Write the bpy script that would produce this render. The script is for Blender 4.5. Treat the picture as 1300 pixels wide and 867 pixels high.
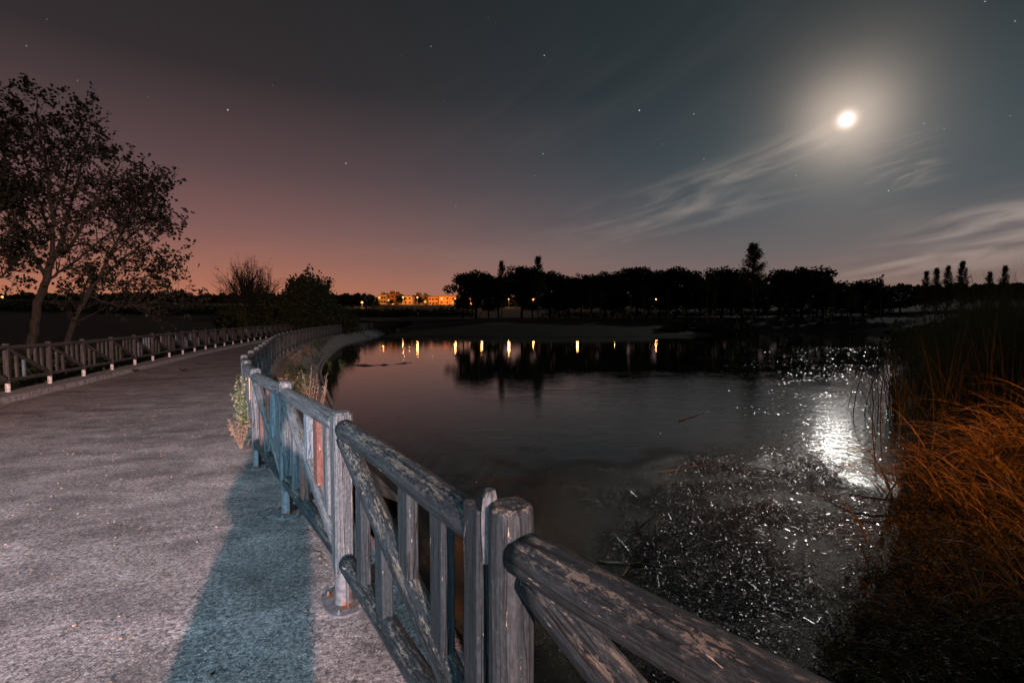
import bpy, bmesh, math, random
from mathutils import Vector, Matrix, noise
random.seed(7)
scene = bpy.context.scene
for o in list(bpy.data.objects): bpy.data.objects.remove(o)
C = scene.collection
R = math.radians

# ------------------------------------------------------------------ camera
FPX, PITCH, EYE = 614.0, R(2.8), 1.587
cd = bpy.data.cameras.new('camera'); cam = bpy.data.objects.new('camera', cd); C.objects.link(cam)
cd.sensor_width = 36; cd.lens = FPX/1300*36; cd.clip_start = 0.05; cd.clip_end = 6000
cam.location = (0, 0, EYE); cam.rotation_euler = (R(90)-PITCH, 0, 0)
scene.camera = cam
def ray(px, py):
    x = (px-650)/FPX; y = -(py-433.5)/FPX
    return Vector((x, math.cos(PITCH)+y*math.sin(PITCH), -math.sin(PITCH)+y*math.cos(PITCH)))
def at(px, py, Y):
    r = ray(px, py); return Vector((0, 0, EYE)) + r*(Y/r.y)
def on(px, py, z):
    r = ray(px, py); return Vector((0, 0, EYE)) + r*((z-EYE)/r.z)

# ------------------------------------------------------------------ exposure
scene.view_settings.view_transform = 'Standard'; scene.view_settings.look = 'None'
scene.view_settings.gamma = 1; scene.view_settings.exposure = 0
scene.view_settings.use_curve_mapping = False

def lin(c):
    return tuple(((v/255)/12.92 if v/255 <= .04045 else ((v/255+.055)/1.055)**2.4) for v in c)+(1,)

class NT:
    """tiny node helper"""
    def __init__(s, tree): s.t = tree; s.n = tree.nodes; s.l = tree.links; s.n.clear()
    def add(s, typ, **kw):
        n = s.n.new(typ)
        for k, v in kw.items(): setattr(n, k, v)
        return n
    def set(s, sock, v):
        if isinstance(v, bpy.types.NodeSocket): s.l.new(v, sock)
        else: sock.default_value = v
    def m(s, op, a, b=0.0, c=None, clamp=False):
        n = s.add('ShaderNodeMath', operation=op, use_clamp=clamp)
        s.set(n.inputs[0], a); s.set(n.inputs[1], b)
        if c is not None: s.set(n.inputs[2], c)
        return n.outputs[0]
    def vm(s, op, a, b=(0,0,0), out=0):
        n = s.add('ShaderNodeVectorMath', operation=op); s.set(n.inputs[0], a); s.set(n.inputs[1], b)
        return n.outputs['Value'] if op in ('DOT_PRODUCT', 'LENGTH', 'DISTANCE') else n.outputs[0]
    def mix(s, f, a, b, blend='MIX'):
        n = s.add('ShaderNodeMix', data_type='RGBA', blend_type=blend)
        s.set(n.inputs[0], f); s.set(n.inputs[6], a); s.set(n.inputs[7], b); return n.outputs[2]
    def ramp(s, f, stops, interp='LINEAR'):
        n = s.add('ShaderNodeValToRGB'); s.set(n.inputs[0], f); r = n.color_ramp; r.interpolation = interp
        while len(r.elements) < len(stops): r.elements.new(0.5)
        for e, (p, c) in zip(r.elements, stops):
            e.position = p; e.color = c if hasattr(c, '__len__') else (c, c, c, 1)
        return n.outputs[0]
    def noise(s, vec, scale=5, detail=4, rough=.6, dist=0.0, dim='3D'):
        n = s.add('ShaderNodeTexNoise', noise_dimensions=dim)
        if vec is not None: s.set(n.inputs['Vector'], vec)
        n.inputs['Scale'].default_value = scale; n.inputs['Detail'].default_value = detail
        n.inputs['Roughness'].default_value = rough; n.inputs['Distortion'].default_value = dist
        return n.outputs[0]
    def smooth(s, v, a, b):
        n = s.add('ShaderNodeMapRange', interpolation_type='SMOOTHSTEP'); s.set(n.inputs[0], v)
        n.inputs[1].default_value = a; n.inputs[2].default_value = b; return n.outputs[0]
    def comb(s, x, y, z):
        n = s.add('ShaderNodeCombineXYZ')
        for i, v in enumerate((x, y, z)): s.set(n.inputs[i], v)
        return n.outputs[0]

# ------------------------------------------------------------------ world: night sky with town glow and thin cloud
MOON = ray(1075, 152).normalized()
MAZ, MEL = math.atan2(MOON.x, MOON.y), math.asin(MOON.z)
world = bpy.data.worlds.new('World'); scene.world = world; world.use_nodes = True
w = NT(world.node_tree)
D = w.add('ShaderNodeTexCoord').outputs['Generated']
sep = w.add('ShaderNodeSeparateXYZ'); w.set(sep.inputs[0], D)
X, Y, Z = sep.outputs
az = w.m('ARCTAN2', X, Y)
el = w.m('ARCSINE', Z)
zf = w.m('MAXIMUM', Z, 0.0)
left = w.ramp(zf, [(0, lin((196,124,86))), (.05, lin((178,113,90))), (.10, lin((154,103,90))), (.16, lin((127,91,88))), (.26, lin((92,71,73))), (.40, lin((52,46,48))), (.65, lin((32,34,35))), (1, lin((22,24,26)))])
right = w.ramp(zf, [(0, lin((140,110,96))), (.06, lin((125,104,98))), (.12, lin((102,96,97))), (.20, lin((72,81,87))), (.30, lin((52,67,74))), (.42, lin((38,51,57))), (.65, lin((28,38,42))), (1, lin((20,26,30)))])
fz = w.smooth(az, R(-34), R(29))
sky = w.mix(fz, left, right)
# town glow fades behind the camera
back = w.smooth(w.m('ABSOLUTE', az), R(70), R(150))
sky = w.mix(back, sky, lin((34,36,42)))
# glow of the moon in thin haze
ndx = w.noise(D, 6, 3, .5)
cosm = w.vm('DOT_PRODUCT', D, tuple(MOON))
th2 = w.m('MULTIPLY', w.m('SUBTRACT', 1.0, cosm), 2.0)
th = w.m('SQRT', w.m('MAXIMUM', th2, 0.0))
def gauss(sig): return w.m('EXPONENT', w.m('MULTIPLY', th2, -1/(sig*sig)))
g1 = w.m('MULTIPLY', gauss(R(.62)), 1.5)
g2 = w.m('MULTIPLY', gauss(R(3.4)), .36)
g3 = w.m('MULTIPLY', gauss(R(6.6)), .13)
g4 = w.m('MULTIPLY', w.m('EXPONENT', w.m('MULTIPLY', th, -1/R(9))), .05)
g = w.m('ADD', w.m('ADD', g1, g2), w.m('MULTIPLY', w.m('ADD', g3, g4), w.m('ADD', .75, w.m('MULTIPLY', ndx, .5))))
sky = w.mix(1.0, sky, w.mix(1.0, w.comb(g, g, g), (1.0, .78, .62, 1), 'MULTIPLY'), 'ADD')
# cirrus: stretched noise in a rotated (azimuth, elevation) frame, inside soft patches
def cirrus(a0, e0, rot, sx, sy, scale, stretch, amp, seed, lo=.45, hi=.8):
    da = w.m('MULTIPLY', w.m('SUBTRACT', az, R(a0)), math.cos(R(e0))); de = w.m('SUBTRACT', el, R(e0))
    c, s_ = math.cos(R(rot)), math.sin(R(rot))
    u = w.m('ADD', w.m('MULTIPLY', da, c), w.m('MULTIPLY', de, s_))
    v = w.m('SUBTRACT', w.m('MULTIPLY', de, c), w.m('MULTIPLY', da, s_))
    m = w.m('EXPONENT', w.m('MULTIPLY', w.m('ADD', w.m('POWER', w.m('ABSOLUTE', w.m('DIVIDE', u, R(sx))), 3.0), w.m('POWER', w.m('ABSOLUTE', w.m('DIVIDE', v, R(sy))), 2.0)), -1.0))
    n = w.noise(w.comb(w.m('MULTIPLY', u, stretch), w.m('MULTIPLY', v, stretch*6.5), seed), scale, 5, .50, .7)
    return w.m('MULTIPLY', w.m('MULTIPLY', w.smooth(n, lo, hi), m), amp)
def pa(px, py):
    d = ray(px, py).normalized(); return math.degrees(math.atan2(d.x, d.y)), math.degrees(math.asin(d.z))
cl = None
for (px, py, rot, sx, sy, sc, st, amp, sd, lo, hi) in [
    (905, 232, 16, 13, 1.7, 3, 1.7, .14, 3.1, .38, .75),
    (950, 222, 22, 9, 1.3, 3, 2.0, .11, 9.1, .35, .7),
    (880, 275, 9, 9, 1.4, 3, 2.4, .09, 5.7, .38, .75),
    (1142, 218, 12, 2.6, 2.4, 3, 4.0, .11, 8.3, .42, .75),
    (1268, 278, 8, 6, 1.4, 3, 2.2, .17, 2.9, .33, .65),
    (1235, 322, 9, 9, 1.8, 3, 2.0, .14, 4.9, .32, .65),
    (700, 320, 4, 40, 4.5, 3, 1.1, .018, 12.0, .4, .8),
    (750, 130, 30, 24, 9, 3, 1.0, .010, 15.0, .35, .8)]:
    a, e = pa(px, py)
    c_ = cirrus(a, e, rot, sx, sy, sc, st, amp, sd, lo, hi)
    cl = c_ if cl is None else w.m('ADD', cl, c_)
sky = w.mix(1.0, sky, w.mix(1.0, w.comb(cl, cl, cl), (1.0, .76, .61, 1), 'MULTIPLY'), 'ADD')
# stars
vor = w.add('ShaderNodeTexVoronoi'); w.set(vor.inputs['Vector'], D); vor.inputs['Scale'].default_value = 30
sc_ = w.add('ShaderNodeSeparateColor'); w.set(sc_.inputs[0], vor.outputs['Color'])
rnd = w.m('POWER', sc_.outputs[0], 2.0)
st = w.m('MULTIPLY', w.m('SUBTRACT', 1.0, w.smooth(vor.outputs['Distance'], .014, .044)), rnd)
st = w.m('MULTIPLY', w.m('MULTIPLY', st, .95), w.smooth(Z, .06, .25))
sky = w.mix(1.0, sky, w.mix(1.0, w.comb(st, st, st), (.85, .92, 1.0, 1), 'MULTIPLY'), 'ADD')
# below the horizon: dark ground tone
sky = w.mix(w.smooth(Z, -.03, .0), (.004, .004, .004, 1), sky)
bg = w.add('ShaderNodeBackground'); w.set(bg.inputs[0], sky); bg.inputs[1].default_value = 1.0
wo = w.add('ShaderNodeOutputWorld'); w.l.new(bg.outputs[0], wo.inputs[0])

# ------------------------------------------------------------------ lights
def lamp(name, typ, loc, target=None, energy=10, color=(1,1,1), **kw):
    d = bpy.data.lights.new(name, typ); d.energy = energy; d.color = color
    for k, v in kw.items(): setattr(d, k, v)
    o = bpy.data.objects.new(name, d); C.objects.link(o); o.location = loc
    if target is not None: o.rotation_euler = (Vector(target)-Vector(loc)).to_track_quat('-Z', 'Y').to_euler()
    return o
lamp('warm_street_light', 'SPOT', (4.5, -11.6, 3.7), (-11.3, 13.4, 0), 40000, (1.0, .585, .52), spot_size=R(42), spot_blend=1.0, shadow_soft_size=.10)
lamp('cool_street_light', 'SPOT', (-3.2, -7.0, 4.6), (-3.3, 5.0, 0), 8600, (.47, .79, 1.0), spot_size=R(48), spot_blend=1.0, shadow_soft_size=.25)
lamp('sodium_street_light', 'SPOT', (10.4, 2.0, 4.6), (8.3, 4.7, -.3), 4300, (1.0, .25, .028), spot_size=R(74), spot_blend=1.0, shadow_soft_size=.15)

# ------------------------------------------------------------------ tagging helpers
def tag(o, label=None, cat=None, group=None, kind=None):
    if label: o['label'] = label
    if cat: o['category'] = cat
    if group: o['group'] = group
    if kind: o['kind'] = kind
    return o
def empty(name, loc=(0,0,0), rz=0.0, parent=None):
    o = bpy.data.objects.new(name, None); C.objects.link(o); o.location = loc; o.rotation_euler = (0, 0, rz)
    o.empty_display_size = .2
    if parent: o.parent = parent
    return o
def link(name, data, parent=None, loc=None):
    o = bpy.data.objects.new(name, data); C.objects.link(o)
    if parent: o.parent = parent
    if loc is not None: o.location = loc
    return o
def copy_tree(o, parent=None):
    c = o.copy(); C.objects.link(c); c.parent = parent
    for ch in [k for k in o.children]: copy_tree(ch, c)
    return c

class MB:
    """mesh builder; every vertex carries a 'grain' coordinate (x along the piece)"""
    def __init__(s): s.v = []; s.f = []; s.g = []; s.mi = []
    def tube(s, pts, rad, sides=8, cap=True, rough=0.0, flat=None, mi=0, goff=None, seed=0):
        goff = random.uniform(0, 40) if goff is None else goff
        base = len(s.v); n = len(pts); L = 0
        if not hasattr(rad, '__len__'): rad = [rad]*n
        t0 = (pts[1]-pts[0]).normalized()
        ref = Vector((0,0,1)) if abs(t0.z) < .9 else Vector((0,1,0))
        a = t0.cross(ref).normalized(); b = a.cross(t0).normalized()
        for i, p in enumerate(pts):
            t = (pts[min(i+1, n-1)]-pts[max(i-1, 0)]).normalized()
            a = (a - t*a.dot(t)).normalized(); b = t.cross(a) * -1
            if i: L += (p-pts[i-1]).length
            for k in range(sides):
                th = 2*math.pi*k/sides; c, q = math.cos(th), math.sin(th)
                r = rad[i]
                if rough:
                    r *= 1 + rough*noise.noise(Vector((L*2.2+seed*7.1+goff, c*1.4, q*1.4))) + rough*.6*noise.noise(Vector((L*9+seed*3.3+goff, c*3.4, q*3.4)))
                s.v.append(p + a*(c*r) + b*(q*r)); s.g.append((L+goff, c*rad[i], q*rad[i]))
        for i in range(n-1):
            for k in range(sides):
                k2 = (k+1) % sides
                s.f.append((base+i*sides+k, base+i*sides+k2, base+(i+1)*sides+k2, base+(i+1)*sides+k)); s.mi.append(mi)
        if cap and sides > 2:
            s.f.append(tuple(base+k for k in range(sides))[::-1]); s.mi.append(mi)
            s.f.append(tuple(base+(n-1)*sides+k for k in range(sides))); s.mi.append(mi)
    def prism(s, prof, p0, ax, u, v, L, n=8, rough=0.0, goff=None, taper=None, mi=0):
        """profile list of (a,b) swept from p0 along unit axis ax by L; u,v unit vectors of the profile"""
        goff = random.uniform(0, 40) if goff is None else goff
        base = len(s.v); m = len(prof)
        for i in range(n+1):
            t = i/n; k_ = 1 if taper is None else taper(t)
            for (a, b) in prof:
                r = 1 + (rough*noise.noise(Vector((t*L*5+goff, a*22, b*22))) if rough else 0)
                s.v.append(p0 + ax*(L*t) + u*(a*r*k_) + v*(b*r*k_)); s.g.append((t*L+goff, a, b))
        for i in range(n):
            for k in range(m):
                k2 = (k+1) % m
                s.f.append((base+i*m+k, base+i*m+k2, base+(i+1)*m+k2, base+(i+1)*m+k)); s.mi.append(mi)
        s.f.append(tuple(base+k for k in range(m))[::-1]); s.mi.append(mi)
        s.f.append(tuple(base+n*m+k for k in range(m))); s.mi.append(mi)
    def box(s, c, d, rot=None, mi=0):
        goff = random.uniform(0, 40); base = len(s.v); x, y, z = d[0]/2, d[1]/2, d[2]/2
        for sx in (-1, 1):
            for sy in (-1, 1):
                for sz in (-1, 1):
                    q = Vector((sx*x, sy*y, sz*z))
                    if rot is not None: q = rot @ q
                    s.v.append(Vector(c)+q); s.g.append((sz*z+goff, sx*x, sy*y))
        for f in ((0,1,3,2),(4,6,7,5),(0,4,5,1),(2,3,7,6),(0,2,6,4),(1,5,7,3)):
            s.f.append(tuple(base+i for i in f)); s.mi.append(mi)
    def quad(s, a, b, c, d, mi=0):
        base = len(s.v); s.v += [a, b, c, d]; s.g += [(0,0,0)]*4; s.f.append((base, base+1, base+2, base+3)); s.mi.append(mi)
    def blade(s, p, dirv, L, wd, bend, side, seg=4, mi=0):
        """tapered curved ribbon, folded a little along its midrib"""
        base = len(s.v); goff = random.uniform(0, 40)
        pos = Vector(p); d = Vector(dirv).normalized()
        for i in range(seg+1):
            t = i/seg; ww = wd*(1-t**2.2)*.5 + .0006
            s.v.append(pos - side*ww); s.v.append(pos + side*ww)
            s.g.append((t*L+goff, -ww, 0)); s.g.append((t*L+goff, ww, 0))
            if i < seg:
                d = (d + bend*((t+.25)/seg*1.6)).normalized(); pos = pos + d*(L/seg)
        for i in range(seg):
            q = base+2*i; s.f.append((q, q+1, q+3, q+2)); s.mi.append(mi)
    def leaf(s, p, n, t, L, W, mi=0):
        b = n.cross(t).normalized(); base = len(s.v)
        s.v += [p, p+t*L*.5+b*W*.5, p+t*L, p+t*L*.5-b*W*.5]; s.g += [(0,0,0)]*4
        s.f.append((base, base+1, base+2, base+3)); s.mi.append(mi)
    def mesh(s, name, mats, smooth=False, origin=None):
        me = bpy.data.meshes.new(name)
        vs = s.v if origin is None else [v-origin for v in s.v]
        me.from_pydata([tuple(v) for v in vs], [], s.f); me.update()
        at_ = me.attributes.new('grain', 'FLOAT_VECTOR', 'POINT')
        at_.data.foreach_set('vector', [c for g_ in s.g for c in g_])
        for m in (mats if isinstance(mats, (list, tuple)) else [mats]): me.materials.append(m)
        if any(s.mi): me.polygons.foreach_set('material_index', s.mi)
        if smooth: me.polygons.foreach_set('use_smooth', [True]*len(me.polygons))
        return me
    def build(s, name, mats, parent=None, smooth=False, loc=None, recentre=False):
        if recentre:
            lo = [min(v[i] for v in s.v) for i in range(3)]; hi = [max(v[i] for v in s.v) for i in range(3)]
            org = Vector(((lo[0]+hi[0])/2, (lo[1]+hi[1])/2, lo[2]))
            o = link(name, s.mesh(name, mats, smooth, org), parent); o.location = org
            if parent: o.location = org - parent.location if parent.rotation_euler.z == 0 else org
            return o
        return link(name, s.mesh(name, mats, smooth), parent, loc)

def rv(): 
    while True:
        v = Vector((random.uniform(-1,1), random.uniform(-1,1), random.uniform(-1,1)))
        if .05 < v.length < 1: return v.normalized()

# ------------------------------------------------------------------ materials
def mat(name):
    m = bpy.data.materials.new(name); m.use_nodes = True; t = NT(m.node_tree)
    b = t.add('ShaderNodeBsdfPrincipled'); o = t.add('ShaderNodeOutputMaterial'); t.l.new(b.outputs[0], o.inputs[0])
    return m, t, b
def bump(t, b, h, strength, dist):
    n = t.add('ShaderNodeBump'); n.inputs['Strength'].default_value = strength; n.inputs['Distance'].default_value = dist
    t.set(n.inputs['Height'], h); t.l.new(n.outputs[0], b.inputs['Normal']); return n
def wood(name, dark, mid, pale, flake=.5, tint=None, lichen=.6, flakecol=(.55,.50,.43,1)):
    m, t, b = mat(name)
    ga = t.add('ShaderNodeAttribute', attribute_name='grain').outputs['Vector']
    oi = t.add('ShaderNodeObjectInfo').outputs['Random']
    ofs = t.comb(t.m('MULTIPLY', oi, 37.0), t.m('MULTIPLY', oi, 3.0), 0.0)
    g = t.vm('ADD', ga, ofs)
    gs = t.vm('MULTIPLY', g, (1.6, 46, 46))
    n1 = t.noise(gs, 1.0, 6, .62, .5)
    n2 = t.noise(t.vm('MULTIPLY', g, (11, 60, 60)), 1.0, 6, .7, .6)
    n3 = t.noise(t.vm('MULTIPLY', g, (3, 120, 120)), 1.0, 3, .6)
    col = t.ramp(n1, [(.28, dark), (.48, mid), (.72, pale)])
    col = t.mix(t.smooth(n3, .52, .72), col, tuple(c*.35 for c in dark[:3])+(1,))
    # dark drying cracks that run along the grain
    n5 = t.noise(t.vm('MULTIPLY', g, (1.1, 30, 30)), 1.0, 2, .4, .2)
    crack = t.m('SUBTRACT', 1.0, t.smooth(t.m('ABSOLUTE', t.m('SUBTRACT', n5, .5)), .0, .016))
    col = t.mix(t.m('MULTIPLY', crack, .85), col, (.01, .009, .008, 1))
    if tint:
        col = t.mix(t.m('MULTIPLY', t.smooth(t.noise(t.vm('MULTIPLY', g, (2.5, 16, 16)), 1, 3, .5), .40, .56), .85), col, tint)
    # worn flakes and pale scars
    fl = t.smooth(n2, .70-.10*flake, .76-.10*flake)
    col = t.mix(t.m('MULTIPLY', fl, .8), col, flakecol)
    # lichen and sun-bleaching that grew on the upper faces
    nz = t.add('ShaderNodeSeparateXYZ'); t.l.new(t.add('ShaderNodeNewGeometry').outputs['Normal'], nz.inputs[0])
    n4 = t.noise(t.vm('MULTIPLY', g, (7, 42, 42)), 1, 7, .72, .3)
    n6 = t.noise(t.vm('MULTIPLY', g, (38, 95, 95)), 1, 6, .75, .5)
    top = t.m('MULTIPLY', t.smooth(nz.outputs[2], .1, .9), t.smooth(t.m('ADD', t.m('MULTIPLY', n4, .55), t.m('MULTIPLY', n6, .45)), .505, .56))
    col = t.mix(.8, col, t.ramp(n6, [(.34, .18), (.5, .5), (.66, .82)]), 'OVERLAY')
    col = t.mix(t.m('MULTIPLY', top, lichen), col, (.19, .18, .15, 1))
    t.set(b.inputs['Base Color'], col)
    b.inputs['Roughness'].default_value = .68; b.inputs['Specular IOR Level'].default_value = .35
    h = t.m('ADD', t.m('MULTIPLY', n1, .7), t.m('ADD', t.m('MULTIPLY', n6, .8), t.m('MULTIPLY', crack, -1.2)))
    bump(t, b, h, .7, .006)
    return m
W_GREY = wood('weathered_wood', (.028,.036,.042,1), (.078,.096,.108,1), (.165,.185,.195,1), .6)  # bluish cast of the cool lamp is mixed into these greys
W_DARK = wood('dark_shaded_weathered_wood', (.006,.013,.017,1), (.017,.029,.036,1), (.042,.056,.062,1), .7, lichen=.75)  # darker copy of the wood; the nearest bay's shade is in its colour
W_RED = wood('reddish_wood', (.05,.035,.03,1), (.11,.09,.085,1), (.19,.17,.16,1), .6, tint=(.13,.048,.036,1))  # red-brown tint in patches over the grey wood
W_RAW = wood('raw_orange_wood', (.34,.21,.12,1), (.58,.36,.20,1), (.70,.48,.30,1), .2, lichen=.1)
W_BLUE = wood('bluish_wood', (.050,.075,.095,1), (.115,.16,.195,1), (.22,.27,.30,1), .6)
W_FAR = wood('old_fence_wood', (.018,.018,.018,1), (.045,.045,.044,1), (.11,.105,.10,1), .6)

def steel():
    m, t, b = mat('galvanised_steel')
    p = t.add('ShaderNodeTexCoord').outputs['Object']
    n = t.noise(p, 28, 6, .7); n2 = t.noise(p, 9, 4, .6)
    c = t.ramp(n, [(.3, (.07,.08,.09,1)), (.6, (.19,.20,.215,1))])
    c = t.mix(t.smooth(n2, .56, .64), c, (.19,.085,.045,1))
    t.set(b.inputs['Base Color'], c); b.inputs['Metallic'].default_value = .35
    t.set(b.inputs['Roughness'], t.ramp(n, [(.3,.35),(.7,.65)])); bump(t, b, n, .3, .002); return m
STEEL = steel()
def white_foot():
    m, t, b = mat('whitewashed_steel')
    p = t.add('ShaderNodeTexCoord').outputs['Object']
    n = t.noise(p, 22, 5, .7)
    t.set(b.inputs['Base Color'], t.ramp(n, [(.4, (.30,.28,.27,1)), (.55, (.80,.76,.74,1))])); b.inputs['Roughness'].default_value = .7; return m
WHITE = white_foot()

def concrete_road():
    m, t, b = mat('brushed_concrete')
    p = t.add('ShaderNodeTexCoord').outputs['Object']
    rot = t.add('ShaderNodeMapping'); t.set(rot.inputs[0], p); rot.inputs['Rotation'].default_value = (0, 0, R(-12)); p2 = rot.outputs[0]
    sc = lambda v: t.vm('MULTIPLY', p2, v)
    big = t.noise(sc((.35, .8, 1)), 1, 5, .6, .4)
    streak = t.noise(sc((1.2, 5, 1)), 1, 6, .65, .3)
    brush = t.noise(sc((7, 75, 1)), 1, 4, .65, .4)
    grit = t.noise(p, 190, 3, .7); grit2 = t.noise(p, 70, 4, .75)
    pit = t.add('ShaderNodeTexVoronoi'); t.set(pit.inputs['Vector'], p); pit.inputs['Scale'].default_value = 55
    pd = pit.outputs['Distance']; ps = t.add('ShaderNodeSeparateColor'); t.set(ps.inputs[0], pit.outputs['Color'])
    c = t.ramp(big, [(.25, (.145,.130,.128,1)), (.5, (.232,.208,.205,1)), (.75, (.300,.272,.266,1))])
    c = t.mix(.4, c, t.ramp(streak, [(.3, .30), (.52, .52), (.7, .66)]), 'OVERLAY')
    c = t.mix(.24, c, t.ramp(brush, [(.33, .14), (.5, .5), (.68, .84)]), 'OVERLAY')
    coarse = t.noise(p, 40, 6, .8, .2); blot = t.noise(t.vm('MULTIPLY', p2, (1.6, 2.2, 1)), 1, 6, .7, .6)
    c = t.mix(.95, c, t.ramp(coarse, [(.38, .12), (.5, .5), (.62, .88)]), 'OVERLAY')
    c = t.mix(.8, c, t.ramp(blot, [(.34, .22), (.5, .5), (.66, .78)]), 'OVERLAY')
    c = t.mix(.9, c, t.ramp(grit2, [(.3, .12), (.5, .5), (.7, .88)]), 'OVERLAY')
    c = t.mix(.7, c, t.ramp(grit, [(.3, .1), (.5, .5), (.72, .9)]), 'OVERLAY')
    stone = t.m('MULTIPLY', t.m('SUBTRACT', 1.0, t.smooth(pd, .12, .32)), t.smooth(ps.outputs[0], .80, .86))
    c = t.mix(t.m('MULTIPLY', stone, .9), c, (.62,.55,.50,1))
    hole = t.m('MULTIPLY', t.m('SUBTRACT', 1.0, t.smooth(pd, .15, .4)), t.smooth(ps.outputs[1], .86, .92))
    c = t.mix(t.m('MULTIPLY', hole, .9), c, (.04,.035,.03,1))
    # hairline cracks and expansion joint
    vc = t.add('ShaderNodeTexVoronoi', feature='DISTANCE_TO_EDGE'); t.set(vc.inputs['Vector'], t.vm('ADD', p, t.vm('MULTIPLY', t.comb(t.noise(p, 2.2, 4), t.noise(p, 3.1, 4), 0.0), (1.1,1.1,0)))); vc.inputs['Scale'].default_value = .33
    crack = t.m('MULTIPLY', t.m('SUBTRACT', 1.0, t.smooth(vc.outputs['Distance'], .0, .006)), t.smooth(t.noise(p, .9, 2), .5, .6))
    c = t.mix(t.m('MULTIPLY', crack, .7), c, (.03,.028,.026,1))
    # damp dark stains
    stn = t.smooth(t.noise(t.vm('MULTIPLY', p2, (.55,1.3,1)), 1, 4, .6, .8), .56, .70)
    c = t.mix(t.m('MULTIPLY', stn, .55), c, (.065,.055,.058,1))
    t.set(b.inputs['Base Color'], c); b.inputs['Roughness'].default_value = .8
    h = t.m('ADD', t.m('ADD', t.m('ADD', t.m('MULTIPLY', brush, .35), t.m('MULTIPLY', coarse, 1.3)), t.m('MULTIPLY', grit2, .9)), t.m('ADD', t.m('MULTIPLY', grit, .35), t.m('MULTIPLY', stone, .8)))
    bump(t, b, t.m('ADD', h, t.m('MULTIPLY', crack, -1.5)), .8, .012)
    return m
ROAD = concrete_road()
def simple(name, a, b_, scale=4, rough=.9, bstr=.5, bd=.02, detail=6, spec=.3, trans=None, pos=(.35,.65)):
    m, t, b = mat(name); p = t.add('ShaderNodeTexCoord').outputs['Object']
    n = t.noise(p, scale, detail, .65, .3)
    t.set(b.inputs['Base Color'], t.ramp(n, [(pos[0], a), (pos[1], b_)])); b.inputs['Roughness'].default_value = rough
    b.inputs['Specular IOR Level'].default_value = spec
    if bstr: bump(t, b, n, bstr, bd)
    return m
KERB = simple('kerb_concrete', (.16,.165,.17,1), (.42,.41,.41,1), 9)
BANKC = simple('bank_concrete', (.16,.16,.16,1), (.52,.50,.47,1), 3.2, bstr=.7, bd=.03)
GROUND = simple('earth_and_grass', (.008,.010,.004,1), (.024,.022,.011,1), .35, bstr=.6, bd=.3)
PATHM = simple('gravel_path', (.09,.075,.06,1), (.16,.14,.11,1), 2)
FIELD = simple('dry_grass', (.04,.034,.018,1), (.09,.075,.04,1), .8)
def leafmat(name, a, b_, trans=.3, rough=.6, nsc=1.3):
    m, t, b = mat(name)
    oi = t.add('ShaderNodeObjectInfo').outputs['Random']; p = t.add('ShaderNodeTexCoord').outputs['Object']
    n = t.noise(t.vm('ADD', p, t.comb(t.m('MULTIPLY', oi, 50.0), 0.0, 0.0)), nsc, 4, .7)
    c = t.ramp(n, [(.3, a), (.7, b_)])
    t.set(b.inputs['Base Color'], c); b.inputs['Roughness'].default_value = rough; b.inputs['Specular IOR Level'].default_value = .25
    tr = t.add('ShaderNodeBsdfTranslucent'); t.set(tr.inputs[0], c)
    ms = t.add('ShaderNodeMixShader'); ms.inputs[0].default_value = trans
    t.l.new(b.outputs[0], ms.inputs[1]); t.l.new(tr.outputs[0], ms.inputs[2])
    o = [k for k in t.n if k.type == 'OUTPUT_MATERIAL'][0]; t.l.new(ms.outputs[0], o.inputs[0])
    return m
PINE = leafmat('pine_needles', (.016,.026,.012,1), (.045,.062,.026,1), .1)
POPLAR = leafmat('poplar_leaves', (.045,.055,.025,1), (.11,.115,.055,1), .3)
BUSH = leafmat('bush_leaves', (.022,.034,.014,1), (.065,.080,.030,1), .2)
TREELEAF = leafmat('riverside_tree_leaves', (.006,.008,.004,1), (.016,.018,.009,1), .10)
WEED = leafmat('weed_leaves', (.09,.14,.05,1), (.21,.27,.12,1), .25)
DRY = leafmat('dry_stems', (.22,.15,.10,1), (.42,.30,.22,1), .15)
REED = leafmat('reed_blades', (.030,.036,.015,1), (.10,.10,.042,1), .45, .6)
REEDG = leafmat('bank_reed_grass', (.05,.042,.018,1), (.40,.31,.14,1), .3, .5, 7.0)
BANKL = leafmat('bank_plants', (.045,.055,.018,1), (.17,.16,.05,1), .2)
BARK = simple('bark', (.016,.014,.011,1), (.045,.038,.030,1), 14, bstr=.8, bd=.02)
PALEB = simple('pale_bark', (.20,.17,.13,1), (.42,.37,.30,1), 12, bstr=.4, bd=.02)
PURPLE = simple('faded_flower', (.35,.22,.33,1), (.55,.40,.50,1), 30, bstr=0)

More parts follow.
